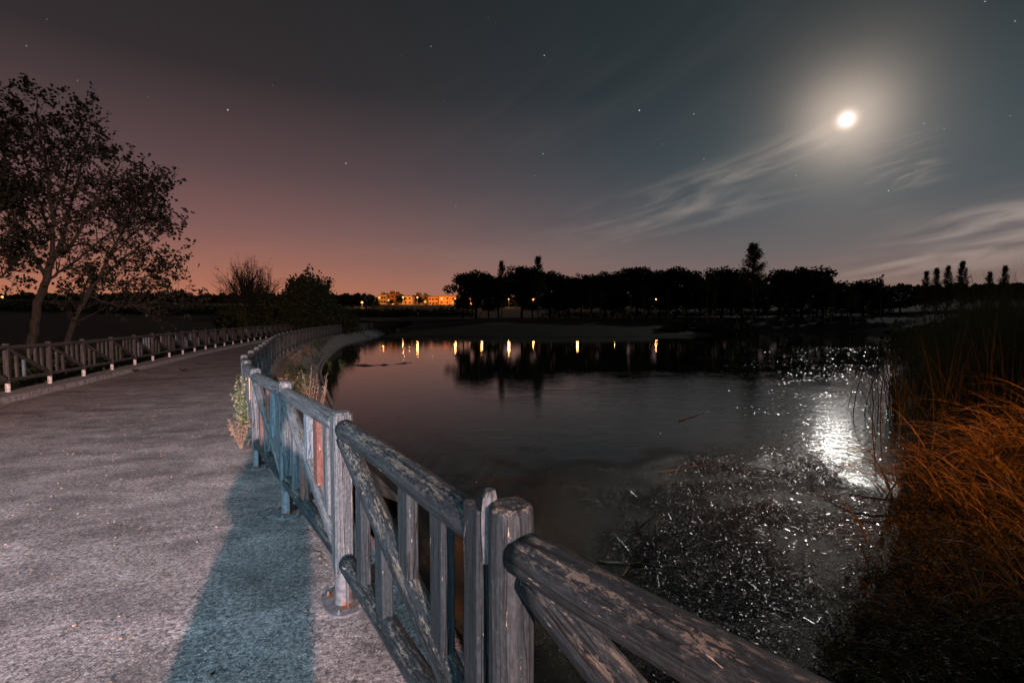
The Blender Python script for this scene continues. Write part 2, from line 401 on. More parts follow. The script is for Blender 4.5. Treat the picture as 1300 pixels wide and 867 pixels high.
def water():
    m, t, b = mat('pond_water')
    p = t.add('ShaderNodeTexCoord').outputs['Object']
    # scummy mat of flotsam near the corner by the reeds, clear water elsewhere
    n1 = t.noise(t.vm('MULTIPLY', p, (1.0, 1.6, 1)), 1.6, 5, .6, .4)
    n2 = t.noise(t.vm('MULTIPLY', p, (1.0, 2.2, 1)), 9, 4, .6, .3)
    n3 = t.noise(p, 60, 5, .7, .2)
    sp = t.add('ShaderNodeSeparateXYZ'); t.set(sp.inputs[0], p)
    dd = t.vm('LENGTH', t.vm('MULTIPLY', t.vm('SUBTRACT', p, (2.9, 5.0, 0)), (.28, .27, 0)))
    wob = t.m('MULTIPLY', t.m('SUBTRACT', t.noise(p, .6, 5, .6), .5), 1.3)
    scum = t.m('SUBTRACT', 1.0, t.smooth(t.m('ADD', dd, wob), .62, 1.25))
    mid = t.m('SUBTRACT', 1.0, t.smooth(t.m('ADD', t.vm('LENGTH', t.vm('MULTIPLY', t.vm('SUBTRACT', p, (7.5, 11, 0)), (.14, .10, 0))), wob), .5, 1.4))
    # swirling foam and pollen lines
    sw = t.noise(t.vm('MULTIPLY', p, (.5, 1.1, 1)), 1.1, 3, .5, 1.6)
    line = t.m('SUBTRACT', 1.0, t.smooth(t.m('ABSOLUTE', t.m('SUBTRACT', t.m('FRACT', t.m('MULTIPLY', sw, 9.0)), .5)), .0, .09))
    line = t.m('MULTIPLY', t.m('MULTIPLY', line, t.smooth(n3, .45, .62)), t.smooth(t.noise(p, .35, 3), .46, .62))
    fleck = t.smooth(t.noise(p, 34, 3, .6), .71, .74)
    c = t.mix(t.m('MULTIPLY', line, .45), (.022,.026,.017,1), (.11,.105,.08,1))
    c = t.mix(t.m('MULTIPLY', fleck, t.m('ADD', .12, t.m('MULTIPLY', mid, .4))), c, (.32,.30,.24,1))
    c = t.mix(scum, c, t.mix(t.smooth(n3, .4, .6), (.012,.011,.008,1), (.030,.027,.020,1)))
    t.set(b.inputs['Base Color'], c); b.inputs['IOR'].default_value = 1.48; b.inputs['Specular Tint'].default_value = (.86,1,.80,1)
    t.set(b.inputs['Roughness'], t.m('ADD', .018, t.m('ADD', t.m('MULTIPLY', scum, .20), t.m('MULTIPLY', mid, .10))))
    h = t.m('ADD', t.m('MULTIPLY', n1, t.m('ADD', .0026, t.m('MULTIPLY', mid, .006))), t.m('ADD', t.m('MULTIPLY', n2, t.m('ADD', .0003, t.m('MULTIPLY', mid, .0022))), t.m('MULTIPLY', n3, t.m('ADD', .00006, t.m('ADD', t.m('MULTIPLY', mid, .0006), t.m('MULTIPLY', scum, .012))))))
    bump(t, b, h, 1.0, 1.0)
    return m
WATER = water()

# ------------------------------------------------------------------ site plan
WZ = -.91
def zr(y):                                  # the path dips very gently away from the camera
    t = min(max(y/15, 0), 1); return -.25*t*t*(3-2*t)
RF = [(4.5,-4.1),(3.35,-2.75),(2.22,-1.45),(1.12,-.13),(0,1.21),(-.95,2.66),(-1.88,3.98),(-2.84,5.33),(-3.72,6.75),(-4.55,8.2),(-5.85,11),(-8.2,16.2),(-10.5,21.6),(-12.7,28),(-14.8,35),(-16.9,43),(-19.0,54),(-20.3,64),(-21,74)]
LF = [(-6.5,0),(-8.9,5.2),(-11.5,11.3),(-14.3,19.2),(-16.5,26),(-18.4,33),(-20.7,42),(-22.9,52),(-24.3,62),(-25.3,72),(-26,80)]
def cat(pts, step=.25):
    P = [Vector((p[0], p[1], 0)) for p in pts]; P = [P[0]*2-P[1]]+P+[P[-1]*2-P[-2]]; out = []
    for i in range(1, len(P)-2):
        n = max(2, int((P[i+1]-P[i]).length/step))
        for k in range(n):
            t = k/n; a, b, c, d = P[i-1], P[i], P[i+1], P[i+2]
            out.append(.5*((2*b)+(c-a)*t+(2*a-5*b+4*c-d)*t*t+(3*b-a-3*c+d)*t**3))
    out.append(P[-2]); return out
RC, LC = cat(RF), cat(LF)
def normal_off(curve, off):                 # offset to the right of travel (travel = away from camera)
    out = []
    for i, p in enumerate(curve):
        t = (curve[min(i+2, len(curve)-1)]-curve[max(i-2, 0)]).normalized(); out.append(p + Vector((t.y, -t.x, 0))*off)
    return out
def xat(curve, y):
    for a, b in zip(curve, curve[1:]):
        if a.y <= y <= b.y: return a.x+(b.x-a.x)*(y-a.y)/(b.y-a.y+1e-9)
    return curve[0].x if y < curve[0].y else curve[-1].x
TOE = [(p.x, p.y) for p in normal_off(RC, 1.75)]
SHORE = TOE[::6] + [(-16.5,60),(-12,62.5),(-4,61),(6,61),(16,62.5),(28,66),(38,74),(50,84),(62,86),(66,78),(58,64),(44,50),(30,36),(20,25),(12.5,16),(8.6,10.5),(6.3,7.6),(4.7,5.9),(3.6,4.75),(2.7,3.9),(1.95,3.05),(1.75,1.9),(2.3,0),(4.5,-3)]
def inside(x, y, poly):
    c = False; n = len(poly); j = n-1
    for i in range(n):
        xi, yi = poly[i]; xj, yj = poly[j]
        if (yi > y) != (yj > y) and x < (xj-xi)*(y-yi)/(yj-yi+1e-12)+xi: c = not c
        j = i
    return c
def sdist(x, y, poly):
    d = 1e9; n = len(poly)
    for i in range(n):
        ax, ay = poly[i]; bx, by = poly[(i+1) % n]; dx, dy = bx-ax, by-ay
        t = max(0, min(1, ((x-ax)*dx+(y-ay)*dy)/(dx*dx+dy*dy+1e-12)))
        d = min(d, math.hypot(x-ax-dx*t, y-ay-dy*t))
    return -d if inside(x, y, poly) else d
def sm(a, b, v):
    t = max(0, min(1, (v-a)/(b-a))); return t*t*(3-2*t)
def gz(x, y):
    d = sdist(x, y, SHORE); r = math.hypot(x, y)
    far = -.55 + 2.0*sm(50, 100, r) + 8.5*sm(100, 330, r) + 4*sm(330, 1500, r) + .25*noise.noise(Vector((x*.05, y*.05, 0)))*sm(40, 120, r)
    if d < 0: return WZ + max(-1.6, d*.45) - .04
    sl = .10 if r > 30 else .16
    z = min(far, WZ + .02 + sl*d)
    if x > 0 and r < 30: z = min(WZ + .02 + .21*d, -.15) if d < 8 else min(far+.3, -.1)
    if y < 90:
        xl, xr = xat(LC, y), xat(RC, y)
        if xl-.9 < x < xr+3.0: z = min(z, zr(y)-.45) if x < xr+.8 else min(z, WZ-.5)
        elif x <= xl-.9: z = min(far, -.95 + .06*(xl-x))
    return z

# ground sheet
def axis(lo, hi, dense_lo, dense_hi, step, grow=1.12):
    v = []; a = dense_lo
    while a < dense_hi: v.append(a); a += step
    s = step; a = dense_hi
    while a < hi: v.append(a); s *= grow; a += s
    v.append(hi); s = step; a = dense_lo
    while a > lo: s *= grow; a -= s; v.insert(0, max(a, lo))
    return v
xs = axis(-2200, 2200, -34, 16, .8); ys = axis(-40, 2400, -8, 70, .8)
g = MB()
for y in ys:
    for x in xs: g.v.append(Vector((x, y, gz(x, y)))); g.g.append((x, y, 0))
nx = len(xs)
for j in range(len(ys)-1):
    for i in range(nx-1): q = j*nx+i; g.f.append((q, q+1, q+nx+1, q+nx)); g.mi.append(0)
tag(g.build('ground', GROUND, smooth=True), kind='structure')

# water sheet
g = MB(); P = [(-40,-30),(90,-30),(90,100),(-40,100)]
P = SHORE
from mathutils.geometry import tessellate_polygon
big = [(x, y) for x, y in SHORE]
cx, cy = 10, 35
out = []
for i, (x, y) in enumerate(big):
    a = Vector((big[i-1][0], big[i-1][1])); c_ = Vector((big[(i+1) % len(big)][0], big[(i+1) % len(big)][1])); t = (c_-a).normalized()
    out.append((x - t.y*-.9*-1, y + t.x*.9*-1*-1) if False else (x, y))
vs = [Vector((x, y, WZ)) for x, y in ([(-30,-12)]+[(80,-12),(80,95),(-30,95)])]
# one flat sheet at lake level; the ground and banks rise through it at the shore
g.v = [Vector((-24,-6,WZ)), Vector((75,-6,WZ)), Vector((75,92,WZ)), Vector((-24,92,WZ))]; g.g = [(0,0,0)]*4
wx = axis(-20, 74, -6, 12, 1.0); wy = axis(-6, 92, -5, 20, 1.0); g = MB()
for y in wy:
    for x in wx: g.v.append(Vector((x, y, WZ))); g.g.append((0,0,0))
for j in range(len(wy)-1):
    for i in range(len(wx)-1):
        x0, x1, y0, y1 = wx[i], wx[i+1], wy[j], wy[j+1]
        if any(x > xat(RC, y)+.6 for x in (x0, x1) for y in (y0, y1)) and y1 < 91:
            q = j*len(wx)+i; g.f.append((q, q+1, q+len(wx)+1, q+len(wx))); g.mi.append(0)
tag(g.build('water', WATER), kind='structure')

# road: sheet between the two fences
def strip(name, A, B, zA, zB, material, n=24, kind='structure', wob=0.0):
    g = MB(); m = min(len(A), len(B))
    for i in range(m):
        for k in range(n+1):
            t = k/n; p = A[i].lerp(B[i], t); z = zA(p.y)*(1-t)+zB(p.y)*t
            if wob: z += wob*noise.noise(Vector((p.x*.7, p.y*.7, 0)))
            g.v.append(Vector((p.x, p.y, z))); g.g.append((0,0,0))
    for i in range(m-1):
        for k in range(n): q = i*(n+1)+k; g.f.append((q, q+1, q+n+2, q+n+1)); g.mi.append(0)
    o = g.build(name, material, smooth=True); o['kind'] = kind; return o
def resample(curve, n):
    L = [0]
    for a, b in zip(curve, curve[1:]): L.append(L[-1]+(b-a).length)
    out = []; j = 0
    for i in range(n):
        s = L[-1]*i/(n-1)
        while j < len(L)-2 and L[j+1] < s: j += 1
        out.append(curve[j].lerp(curve[j+1], (s-L[j])/(L[j+1]-L[j]+1e-9)))
    return out
def extend(c, k):                            # start both curves behind the camera
    return [c[0]+(c[0]-c[4]).normalized()*k]+c
RE, LE = resample(extend(normal_off(RC, .42), 6), 260), resample(extend(normal_off(LC, .25), 14), 260)
strip('road', LE, RE, lambda y: zr(y), lambda y: zr(y), ROAD, 30, wob=.012)
# kerb under the left fence
def kerb(name, curve, h, wdt, mt, z0=-.4):
    g = MB(); A = normal_off(curve, wdt/2); B = normal_off(curve, -wdt/2)
    prof = lambda a, b, z: [Vector((b.x,b.y,z+z0)), Vector((b.x,b.y,z+h-.015)), Vector((b.x*.93+a.x*.07,b.y*.93+a.y*.07,z+h)), Vector((a.x*.93+b.x*.07,a.y*.93+b.y*.07,z+h)), Vector((a.x,a.y,z+h-.02)), Vector((a.x,a.y,z+z0))]
    for i, (a, b) in enumerate(zip(A, B)):
        for v in prof(a, b, zr(a.y)+.006*noise.noise(Vector((a.y*1.7,3,1)))): g.v.append(v); g.g.append((0,0,0))
    for i in range(len(A)-1):
        for k in range(5): q = i*6+k; g.f.append((q, q+1, q+7, q+6)); g.mi.append(0)
    o = g.build(name, mt); o['kind'] = 'structure'; return o
kerb('kerb', normal_off(extend(LC, 6), .12), .135, .62, KERB)
k2 = [p for p in RC if p.y > 6.1]
kerb('kerb', normal_off(k2, .10), .06, .22, KERB)
# sloping concrete bank below the right fence, down into the water
kk = [i for i, p in enumerate(RC) if p.y > 5.2]; BA = resample([normal_off(RC, .40)[i] for i in kk], 240); BB = resample([normal_off(RC, 2.15)[i] for i in kk], 240)
strip('bank', BA, BB, lambda y: zr(y)-.02, lambda y: WZ-.22, BANKC, 10, wob=.02)
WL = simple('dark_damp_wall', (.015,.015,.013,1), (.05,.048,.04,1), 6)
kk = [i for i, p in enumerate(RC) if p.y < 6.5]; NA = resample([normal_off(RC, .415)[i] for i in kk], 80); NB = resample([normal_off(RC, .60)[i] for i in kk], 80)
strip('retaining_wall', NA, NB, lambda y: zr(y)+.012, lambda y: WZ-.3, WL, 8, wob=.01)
BC = normal_off([p for p in RC if 9 < p.y < 60], 1.78)
g = MB(); g.tube([Vector((p.x, p.y, WZ+.03)) for p in BC], .05, 6)
tag(g.build('bank_edge', BANKC), kind='structure')

# ------------------------------------------------------------------ timber fences
def squareish(a, b, c=.014):
    return [(-a+c,-b),(a-c,-b),(a,-b+c),(a,b-c),(a-c,b),(-a+c,b),(-a,b-c),(-a,-b+c)]
UPV = Vector((0,0,1))
def post_mesh(h0, h1, u, v, kind='square', lean=0):
    g = MB(); ax = (UPV + u*lean).normalized()
    if kind == 'square':
        g.prism(squareish(.053,.052), Vector((0,0,h0)), ax, u, v, h1-h0-.012, 16, .05)
        g.prism(squareish(.043,.042), Vector((0,0,h1-.012))+u*lean*(h1-h0), ax, u, v, .012, 1, .06)
    else:
        n = 26; L = h1-h0
        g.tube([Vector((0,0,h0+L*i/n))+u*(lean*L*i/n) for i in range(n+1)]+[Vector((0,0,h1+.010))+u*lean*L], [.059]*n+[.057,.047], 20, True, .04)
    return g
def foot_mesh(u):
    g = MB()
    # oval base plate
    n = 28; b0 = len(g.v); rings = [(.98,.0),(1,.003),(1,.010),(.97,.013)]
    for (k, z) in rings:
        for i in range(n):
            a = 2*math.pi*i/n; c, s_ = math.cos(a), math.sin(a)
            q = (abs(c)**.75*(1 if c > 0 else -1)*.150, abs(s_)**.75*(1 if s_ > 0 else -1)*.110)
            g.v.append(u*q[0]*k + u.cross(UPV)*q[1]*k + UPV*z); g.g.append((0,0,0))
    for r_ in range(len(rings)-1):
        for i in range(n): i2 = (i+1) % n; g.f.append((b0+r_*n+i, b0+r_*n+i2, b0+(r_+1)*n+i2, b0+(r_+1)*n+i)); g.mi.append(0)
    g.f.append(tuple(b0+3*n+i for i in range(n))); g.mi.append(0)
    return g
def sleeve_mesh(u, h):
    g = MB()
    g.tube([Vector((0,0,.012)), Vector((0,0,.02)), Vector((0,0,h))], [.052,.046,.046], 20)
    w_ = u.cross(UPV)
    for s_ in (-1, 1):                        # welded fins
        g.box(u*(.062*s_)+UPV*(h*.42), (.036,.006,h*.78), Matrix((u, w_, UPV)).transposed().to_3x3())
    return g
def bolt_mesh(c):
    g = MB(); g.tube([c+UPV*.010, c+UPV*.022, c+UPV*.0221, c+UPV*.034], [.010,.010,.005,.005], 6)
    return g
def log_pts(a, b, n, sag=.006, seed=0):
    out = []
    for i in range(n+1):
        t = i/n; p = a.lerp(b, t); out.append(p + Vector((noise.noise(Vector((t*2+seed, 1, 5))), noise.noise(Vector((t*2+seed, 4, 2))), noise.noise(Vector((t*2+seed, 7, 9)))))*sag*2)
    return out
FEET = {}
def build_fence(nodes, root, below, above, near, rz_list=None, foot_mat=STEEL, zoff=0.0, far_from=999, hide_slats=100):
    """nodes: list of ground points.  every post, rail, brace and slat is its own part of the fence"""
    nsl = 0; rest = MB()
    for i, p in enumerate(nodes):
        q = nodes[min(i+1, len(nodes)-1)] if i < len(nodes)-1 else nodes[i]*2-nodes[i-1]
        u = (q-p); u.z = 0; u.normalize(); v = u.cross(UPV)
        dist = p.length; lod = dist > 14
        gzp = p.z
        wm = (W_FAR if near == 'left' else (W_GREY if dist > 1.6 else W_DARK))  # nearest bay gets the copy coloured for shade
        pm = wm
        h1 = 1.10 + random.uniform(-.012, .012)
        pk = 'round' if (near == 'right' and (i % 4) == 3) else 'square'
        g = post_mesh(.20, h1, u, v, pk, random.uniform(-.008, .008)) if not lod else MB()
        if lod: zb_ = .2 if near == 'left' else -.05; g.prism(squareish(.053,.052), Vector((0,0,zb_)), UPV, u, v, h1-zb_, 2)
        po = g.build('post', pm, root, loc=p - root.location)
        fo = sleeve_mesh(u, .21).build('steel_sleeve', foot_mat, po) if (dist < 45 and (near == 'left' or not lod)) else None
        if fo is not None and not lod:
            foot_mesh(u).build('base_plate', foot_mat, po)
            for ba, bb in ((.108,.058),(-.108,.058),(.108,-.058),(-.108,-.058)): bolt_mesh(u*ba+u.cross(UPV)*bb).build('bolt', foot_mat, po)
        if i == len(nodes)-1: break
        d = (q-p); L = d.length
        def P(s, z): return p + d*s + UPV*(z) - root.location
        drop = random.uniform(-.012, .012)
        n = 30 if not lod else 3; sd = 20 if not lod else 6
        pad = .02 if not (near == 'right' and i == 3) else .055
        g = MB(); g.tube(log_pts(P(pad, 1.01+drop), P(1-pad, 1.005), n, .003, i), .055, sd, True, .03 if not lod else 0, seed=i)
        wr = wm
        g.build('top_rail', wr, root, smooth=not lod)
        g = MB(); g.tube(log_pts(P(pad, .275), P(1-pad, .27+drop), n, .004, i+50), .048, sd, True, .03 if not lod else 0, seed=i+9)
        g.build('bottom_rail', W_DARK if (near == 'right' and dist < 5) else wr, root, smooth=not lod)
        # the brace runs from the top of the far post down to the foot of the near one
        s0, s1 = (.05, .95)
        if near == 'right': a, b = P(.95, .95), P(.05, .33)
        else: a, b = P(.05, .95), P(.95, .33)
        g = MB(); g.tube(log_pts(a, b, n, .004, i+90), .047, sd, True, .03 if not lod else 0, seed=i+4)
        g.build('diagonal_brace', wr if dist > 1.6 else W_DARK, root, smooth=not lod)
        ab_ = above if not (near == 'right' and i >= 4) else (.52,.68,.84)
        for k, (s, up) in enumerate([(s_, False) for s_ in below]+[(s_, True) for s_ in ab_]):
            ss = 1-s if near == 'right' else s
            zb = .95-(.62)*(s-.05)/.9          # height of the brace there
            if up: z0, z1 = zb+.035, .975
            else: z0, z1 = .305, zb-.035
            wdt = random.uniform(.047, .054) if near == 'right' else .038
            off = random.uniform(-.006, .006)
            tgt = MB() if nsl < hide_slats else rest
            tgt.prism(squareish(wdt, .024, .006), P(ss+off, z0), UPV, u, v, z1-z0, 6 if not lod else 1, .03)
            if nsl < hide_slats:
                if near == 'right':
                    mt = {(4,3):W_RED,(5,1):W_RAW}.get((i,k)) or random.choice([wm, wm, W_BLUE, W_DARK] if dist > 1.4 else [W_DARK, wm])
                    if i == 4: mt = [W_GREY, W_RED, W_BLUE, W_RED, W_GREY][k]
                    if i == 5: mt = [W_DARK, W_RED, W_RED, W_GREY][k] if False else [W_RED, W_GREY, W_RED, W_BLUE, W_GREY][k]
                    if i == 6: mt = [W_BLUE, W_RED, W_RAW, W_GREY, W_DARK][k]
                    if i == 7: mt = [W_GREY, W_RAW, W_BLUE, W_RED, W_GREY][k]
                else: mt = random.choice([wm, wm, wm, W_BLUE])
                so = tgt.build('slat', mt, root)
                if mt is W_RED: so['label'] = 'slat with red-brown patches'
                if mt is W_RAW: so['label'] = 'pale bare-wood slat'
            nsl += 1
    if rest.v: tag(rest.build('slat', W_FAR, root), kind='stuff')

def nodes_from(curve, first, spacing, ymax, zfun):
    out = [first]; 
    for p in curve:
        if p.y <= out[-1].y: continue
        if (Vector((p.x,p.y,0))-Vector((out[-1].x,out[-1].y,0))).length >= spacing:
            out.append(Vector((p.x, p.y, zfun(p.y))))
        if p.y > ymax: break
    return out
root = empty('wooden_fence', (0, 1.21, 0))
tag(root, 'weathered timber fence between path and pond, running from the bottom right corner', 'fence', 'log fences along the path')
near_nodes = [Vector((x, y, zr(y))) for x, y in RF[1:10]]
far_nodes = nodes_from(RC, near_nodes[-1], 1.64, 74, zr)[1:]
build_fence(near_nodes+far_nodes, root, (.23,.41), (.585,.755), 'right')
# second upright at the joint of two fence sections, and its broken stub
u = (near_nodes[4]-near_nodes[3]); u.z = 0; u.normalize(); v = u.cross(UPV)
jp = near_nodes[3]+u*.118-v*.004
g = MB(); g.prism(squareish(.050,.055), Vector((0,0,.20)), UPV, u, v, .885, 16, .05); g.build('post', W_DARK, root, loc=jp-root.location)
g = MB(); g.tube([Vector((0,0,.95)), Vector((0,0,1.08)), Vector((.002,0,1.118)), Vector((.003,.002,1.142))], [.020,.022,.021,.014], 9, True, .25); 
so = g.build('post_stub', W_GREY, root, loc=near_nodes[3]+u*.066-v*.030-root.location); so['label'] = 'splintered pale stub between the two joint posts'

lroot = empty('wooden_fence', (-11.5, 11.3, -.15))
tag(lroot, 'dark timber fence on white-footed posts along the left kerb, under the big tree', 'fence', 'log fences along the path')
ln = nodes_from(LC, Vector((-9.85, 7.5, zr(7.5)+.12)), 1.66, 78, lambda y: zr(y)+.12)
build_fence(ln, lroot, (.21,.37), (.51,.66,.81), 'left', foot_mat=WHITE)
# ------------------------------------------------------------------ vegetation generators
def grow(g, tips, p, d, L, r, depth, up=.15, wig=.25, kids=(2,4), ratio=.62, spread=.75, sides=5, mi=0):
    n = 4 if depth > 1 else 3; pts = [p]; dd = d.normalized()
    for i in range(n):
        dd = (dd + rv()*wig*.5 + Vector((0,0,up))*.5).normalized(); pts.append(pts[-1]+dd*(L/n))
    g.tube(pts, [r*(1-.6*i/n) for i in range(n+1)], sides if depth > 1 else 3, False, mi=mi)
    if depth <= 1:
        for q in pts[1:]: tips.append((q, dd))
    if depth > 0:
        for k in range(random.randint(*kids)):
            t = random.uniform(.3, 1); i = min(int(t*n), n-1); q = pts[i].lerp(pts[i+1], t*n-i)
            side = rv(); side = (side - dd*side.dot(dd)).normalized()
            grow(g, tips, q, dd*(1-spread*.5)+side*spread, L*ratio*random.uniform(.75,1.15), r*.5, depth-1, up, wig, kids, ratio, spread, sides, mi)
        grow(g, tips, pts[-1], dd, L*ratio, r*.42, depth-1, up, wig, kids, ratio, spread, sides, mi)
def leaves(gl, tips, n, size, scat, mi=0):
    for (q, dd) in tips:
        for k in range(n):
            c = q + rv()*random.uniform(0, scat); t = rv()
            nn = rv(); nn = (nn - t*nn.dot(t)).normalized(); s_ = size*random.uniform(.6, 1.3)
            gl.leaf(c, nn, t, s_, s_*.8, mi)
def plant(name, loc, h, label, cat_, stems=6, spread=.35, leaf_n=40, leaf_s=.04, m=WEED, flower=0, group=None, stem_m=None, droop=.0):
    g = MB(); gl = MB(); gf = MB()
    for k in range(stems):
        a = random.uniform(0, 6.28); d = Vector((math.cos(a)*spread, math.sin(a)*spread, 1)).normalized()
        L = h*random.uniform(.6, 1.05); pts = [Vector((random.uniform(-.02,.02), random.uniform(-.02,.02), -.03))]
        for i in range(6):
            d = (d + rv()*.13 + Vector((0,0,-droop))).normalized(); pts.append(pts[-1]+d*L/6)
        g.tube(pts, [.006*h*(1-.7*i/6)+.0012 for i in range(7)], 4, False)
        for j in range(int(leaf_n/stems)):
            t = random.uniform(.12, 1)**.8; i = min(int(t*6), 5); q = pts[i].lerp(pts[i+1], t*6-i)
            s_ = rv(); s_.z = abs(s_.z)*.6; s_.normalize(); ln = random.uniform(.05, .16)*h*(1.25-t)
            g.tube([q, q+s_*ln*.5+Vector((0,0,.1*ln)), q+s_*ln+Vector((0,0,.35*ln))], [.002*h+.0006, .0015*h+.0005, .0005], 3, False)
            for _ in range(3):
                tt = (s_+rv()*.7).normalized(); nn = rv(); nn = (nn-tt*nn.dot(tt)).normalized()
                gl.leaf(q+s_*ln*random.uniform(.3,1)+Vector((0,0,.15*ln)), nn, tt, leaf_s*random.uniform(.6,1.3), leaf_s*.38)
            if flower and random.random() < flower and t > .5:
                c = q+s_*ln+Vector((0,0,.35*ln))
                for _ in range(7): tt = (rv()+Vector((0,0,.8))).normalized(); nn = rv(); nn = (nn-tt*nn.dot(tt)).normalized(); gf.leaf(c, nn, tt, .022, .010)
    r_ = empty(name, loc); tag(r_, label, cat_, group)
    g.build('stem', stem_m or m, r_); 
    if gl.v: gl.build('foliage', m, r_)
    if gf.v: gf.build('flower', PURPLE, r_)
    return r_

# ---- the big sparse tree on the left
def big_tree(name, limbs, label, depthY, leafn, base, trunk_w, seed, detail=3):
    random.seed(seed)
    root = empty(name, base); tag(root, label, 'tree', 'trees on the left beyond the fence')
    g = MB(); tips = []
    for (pix, r0, r1, dz) in limbs:
        pts = []
        for i, (x, y) in enumerate(pix): pts.append(at(x, y, depthY + dz*(i/(len(pix)-1))) - base)
        # refine
        fine = [pts[0]]
        for a, b in zip(pts, pts[1:]):
            for k in range(1, 5): fine.append(a.lerp(b, k/4)+rv()*.035)
        N = len(fine)-1
        g.tube(fine, [.72*(r0+(r1-r0)*i/N) for i in range(N+1)], 9, True, .08)
        if r0 > .16: continue
        for i in range(3, N+1):
            dd = (fine[i]-fine[i-1]).normalized()
            for k in range(3):
                s_ = rv(); s_ = (s_-dd*s_.dot(dd)).normalized(); fr = i/N
                L = random.uniform(.6, 1.35)*(1.15-.6*fr)
                grow(g, tips, fine[i], dd*.55+s_*.75, L, .022*(1.3-fr), detail-1, .12, .4, (1,3), .6, .75, 4)
    g.build('trunk', BARK, root)
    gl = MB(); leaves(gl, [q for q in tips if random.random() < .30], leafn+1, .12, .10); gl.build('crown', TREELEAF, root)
    return root
b1 = Vector((-17.6, 18, -1.0))
L1 = [([(38,448),(43,422),(47,383),(60,356),(66,328)], .21,.15,0),
      ([(66,328),(68,280),(60,220),(50,172),(46,126)], .11,.02,-.6),
      ([(66,332),(81,299),(95,238),(110,190),(116,148)], .10,.02,.8),
      ([(66,330),(94,308),(118,264),(138,232),(152,205)], .09,.018,-1.2),
      ([(60,356),(79,343),(114,317),(150,290),(188,262)], .08,.016,1.2),
      ([(60,356),(40,320),(24,290),(6,240),(-10,190)], .10,.02,1.5),
      ([(66,300),(52,262),(36,225),(28,190),(26,160)], .07,.02,1.6),
      ([(68,277),(84,230),(88,195),(84,165)], .06,.018,1.9)]
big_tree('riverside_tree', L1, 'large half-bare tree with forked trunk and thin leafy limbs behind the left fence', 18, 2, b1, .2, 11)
b2 = Vector((-16.9, 18.6, -1.0))
L2 = [([(83,440),(96,402),(110,375),(127,350)], .14,.11,0),
      ([(127,350),(153,299),(168,264),(182,232)], .075,.016,.6),
      ([(127,352),(150,335),(183,310),(212,292)], .06,.014,-.8),
      ([(118,368),(150,362),(186,351),(212,343)], .05,.012,1.0),
      ([(140,325),(165,300),(192,268),(200,246)], .05,.012,-.5),
      ([(110,375),(150,390),(190,384),(236,370)], .04,.01,.5)]
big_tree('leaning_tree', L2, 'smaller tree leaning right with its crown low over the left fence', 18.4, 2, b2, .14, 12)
b3 = Vector((-19.6, 17.5, -1.0))
L3 = [([(-36,440),(-30,380),(-20,330)], .2,.15,0),
      ([(-20,330),(-4,280),(8,230),(4,170),(-4,140)], .1,.02,.5),
      ([(-22,340),(6,315),(18,280),(24,240)], .08,.02,-.5),
      ([(-24,360),(4,350),(20,335),(34,310)], .07,.02,.8),
      ([(-20,330),(-50,270),(-60,200),(-50,150)], .1,.02,.8)]
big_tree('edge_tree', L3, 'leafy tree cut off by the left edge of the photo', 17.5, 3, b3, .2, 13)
# low undergrowth at their feet
random.seed(21)
g = MB()
for i in range(5200):
    y = random.uniform(10, 34); x = xat(LC, y) - random.uniform(.6, 9); z = gz(x, y)
    h = random.uniform(.0, .95)*(.4+.9*max(0, noise.noise(Vector((x*.4, y*.4, 2))))) 
    t = rv(); nn = rv(); nn = (nn-t*nn.dot(t)).normalized(); g.leaf(Vector((x, y, z+h)), nn, t, random.uniform(.1,.22), .1)
tag(g.build('undergrowth', BUSH), 'low dark undergrowth beyond the left fence', 'undergrowth', kind='stuff')

# ---- bare tree and round bush beyond the path
def bare_tree():
    random.seed(5); base = Vector((-28.9, 54, gz(-28.9, 54))); root = empty('bare_tree', base)
    tag(root, 'bare upright-branched tree with fine twigs left of the round leafy bush', 'tree')
    g = MB(); tips = []
    g.tube([Vector((0,0,-.3)), Vector((0,0,1.8))], [.35,.28], 8)
    for k in range(46):
        a = random.uniform(0, 6.28); s_ = random.uniform(.1, .85)
        grow(g, tips, Vector((math.cos(a)*.1, math.sin(a)*.1, random.uniform(1.0, 2.6))), Vector((math.cos(a)*s_, math.sin(a)*s_, 1)), random.uniform(2.5, 3.4), .12, 3, .18, .35, (2,3), .6, .55, 3)
    g.build('trunk', BARK, root)
    gl = MB(); leaves(gl, [t for t in tips if random.random() < .25], 1, .12, .3)
    for i in range(1800):
        a = random.uniform(0, 6.28); r_ = random.uniform(0, 2.6); t = rv(); nn = rv(); nn = (nn-t*nn.dot(t)).normalized()
        gl.leaf(Vector((math.cos(a)*r_, math.sin(a)*r_, random.uniform(0, 2.6-r_*.5))), nn, t, .28, .22)
    gl.build('crown', BUSH, root)
bare_tree()
def leafy_mass(gl, cen, rad, n, s, jag=.35, seed=0, lower=-.2):
    for i in range(n):
        d = rv(); 
        if d.z < lower: d.z = -d.z
        k = 1 + jag*noise.noise(d*2.1+Vector((seed,0,0))) + jag*.6*noise.noise(d*5+Vector((0,seed,0)))
        q = random.uniform(.35, 1)**.4
        c = Vector((d.x*rad[0]*k*q, d.y*rad[1]*k*q, d.z*rad[2]*k*q)) + cen
        t = rv(); nn = rv(); nn = (nn-t*nn.dot(t)).normalized(); gl.leaf(c, nn, t, s*random.uniform(.6,1.4), s)
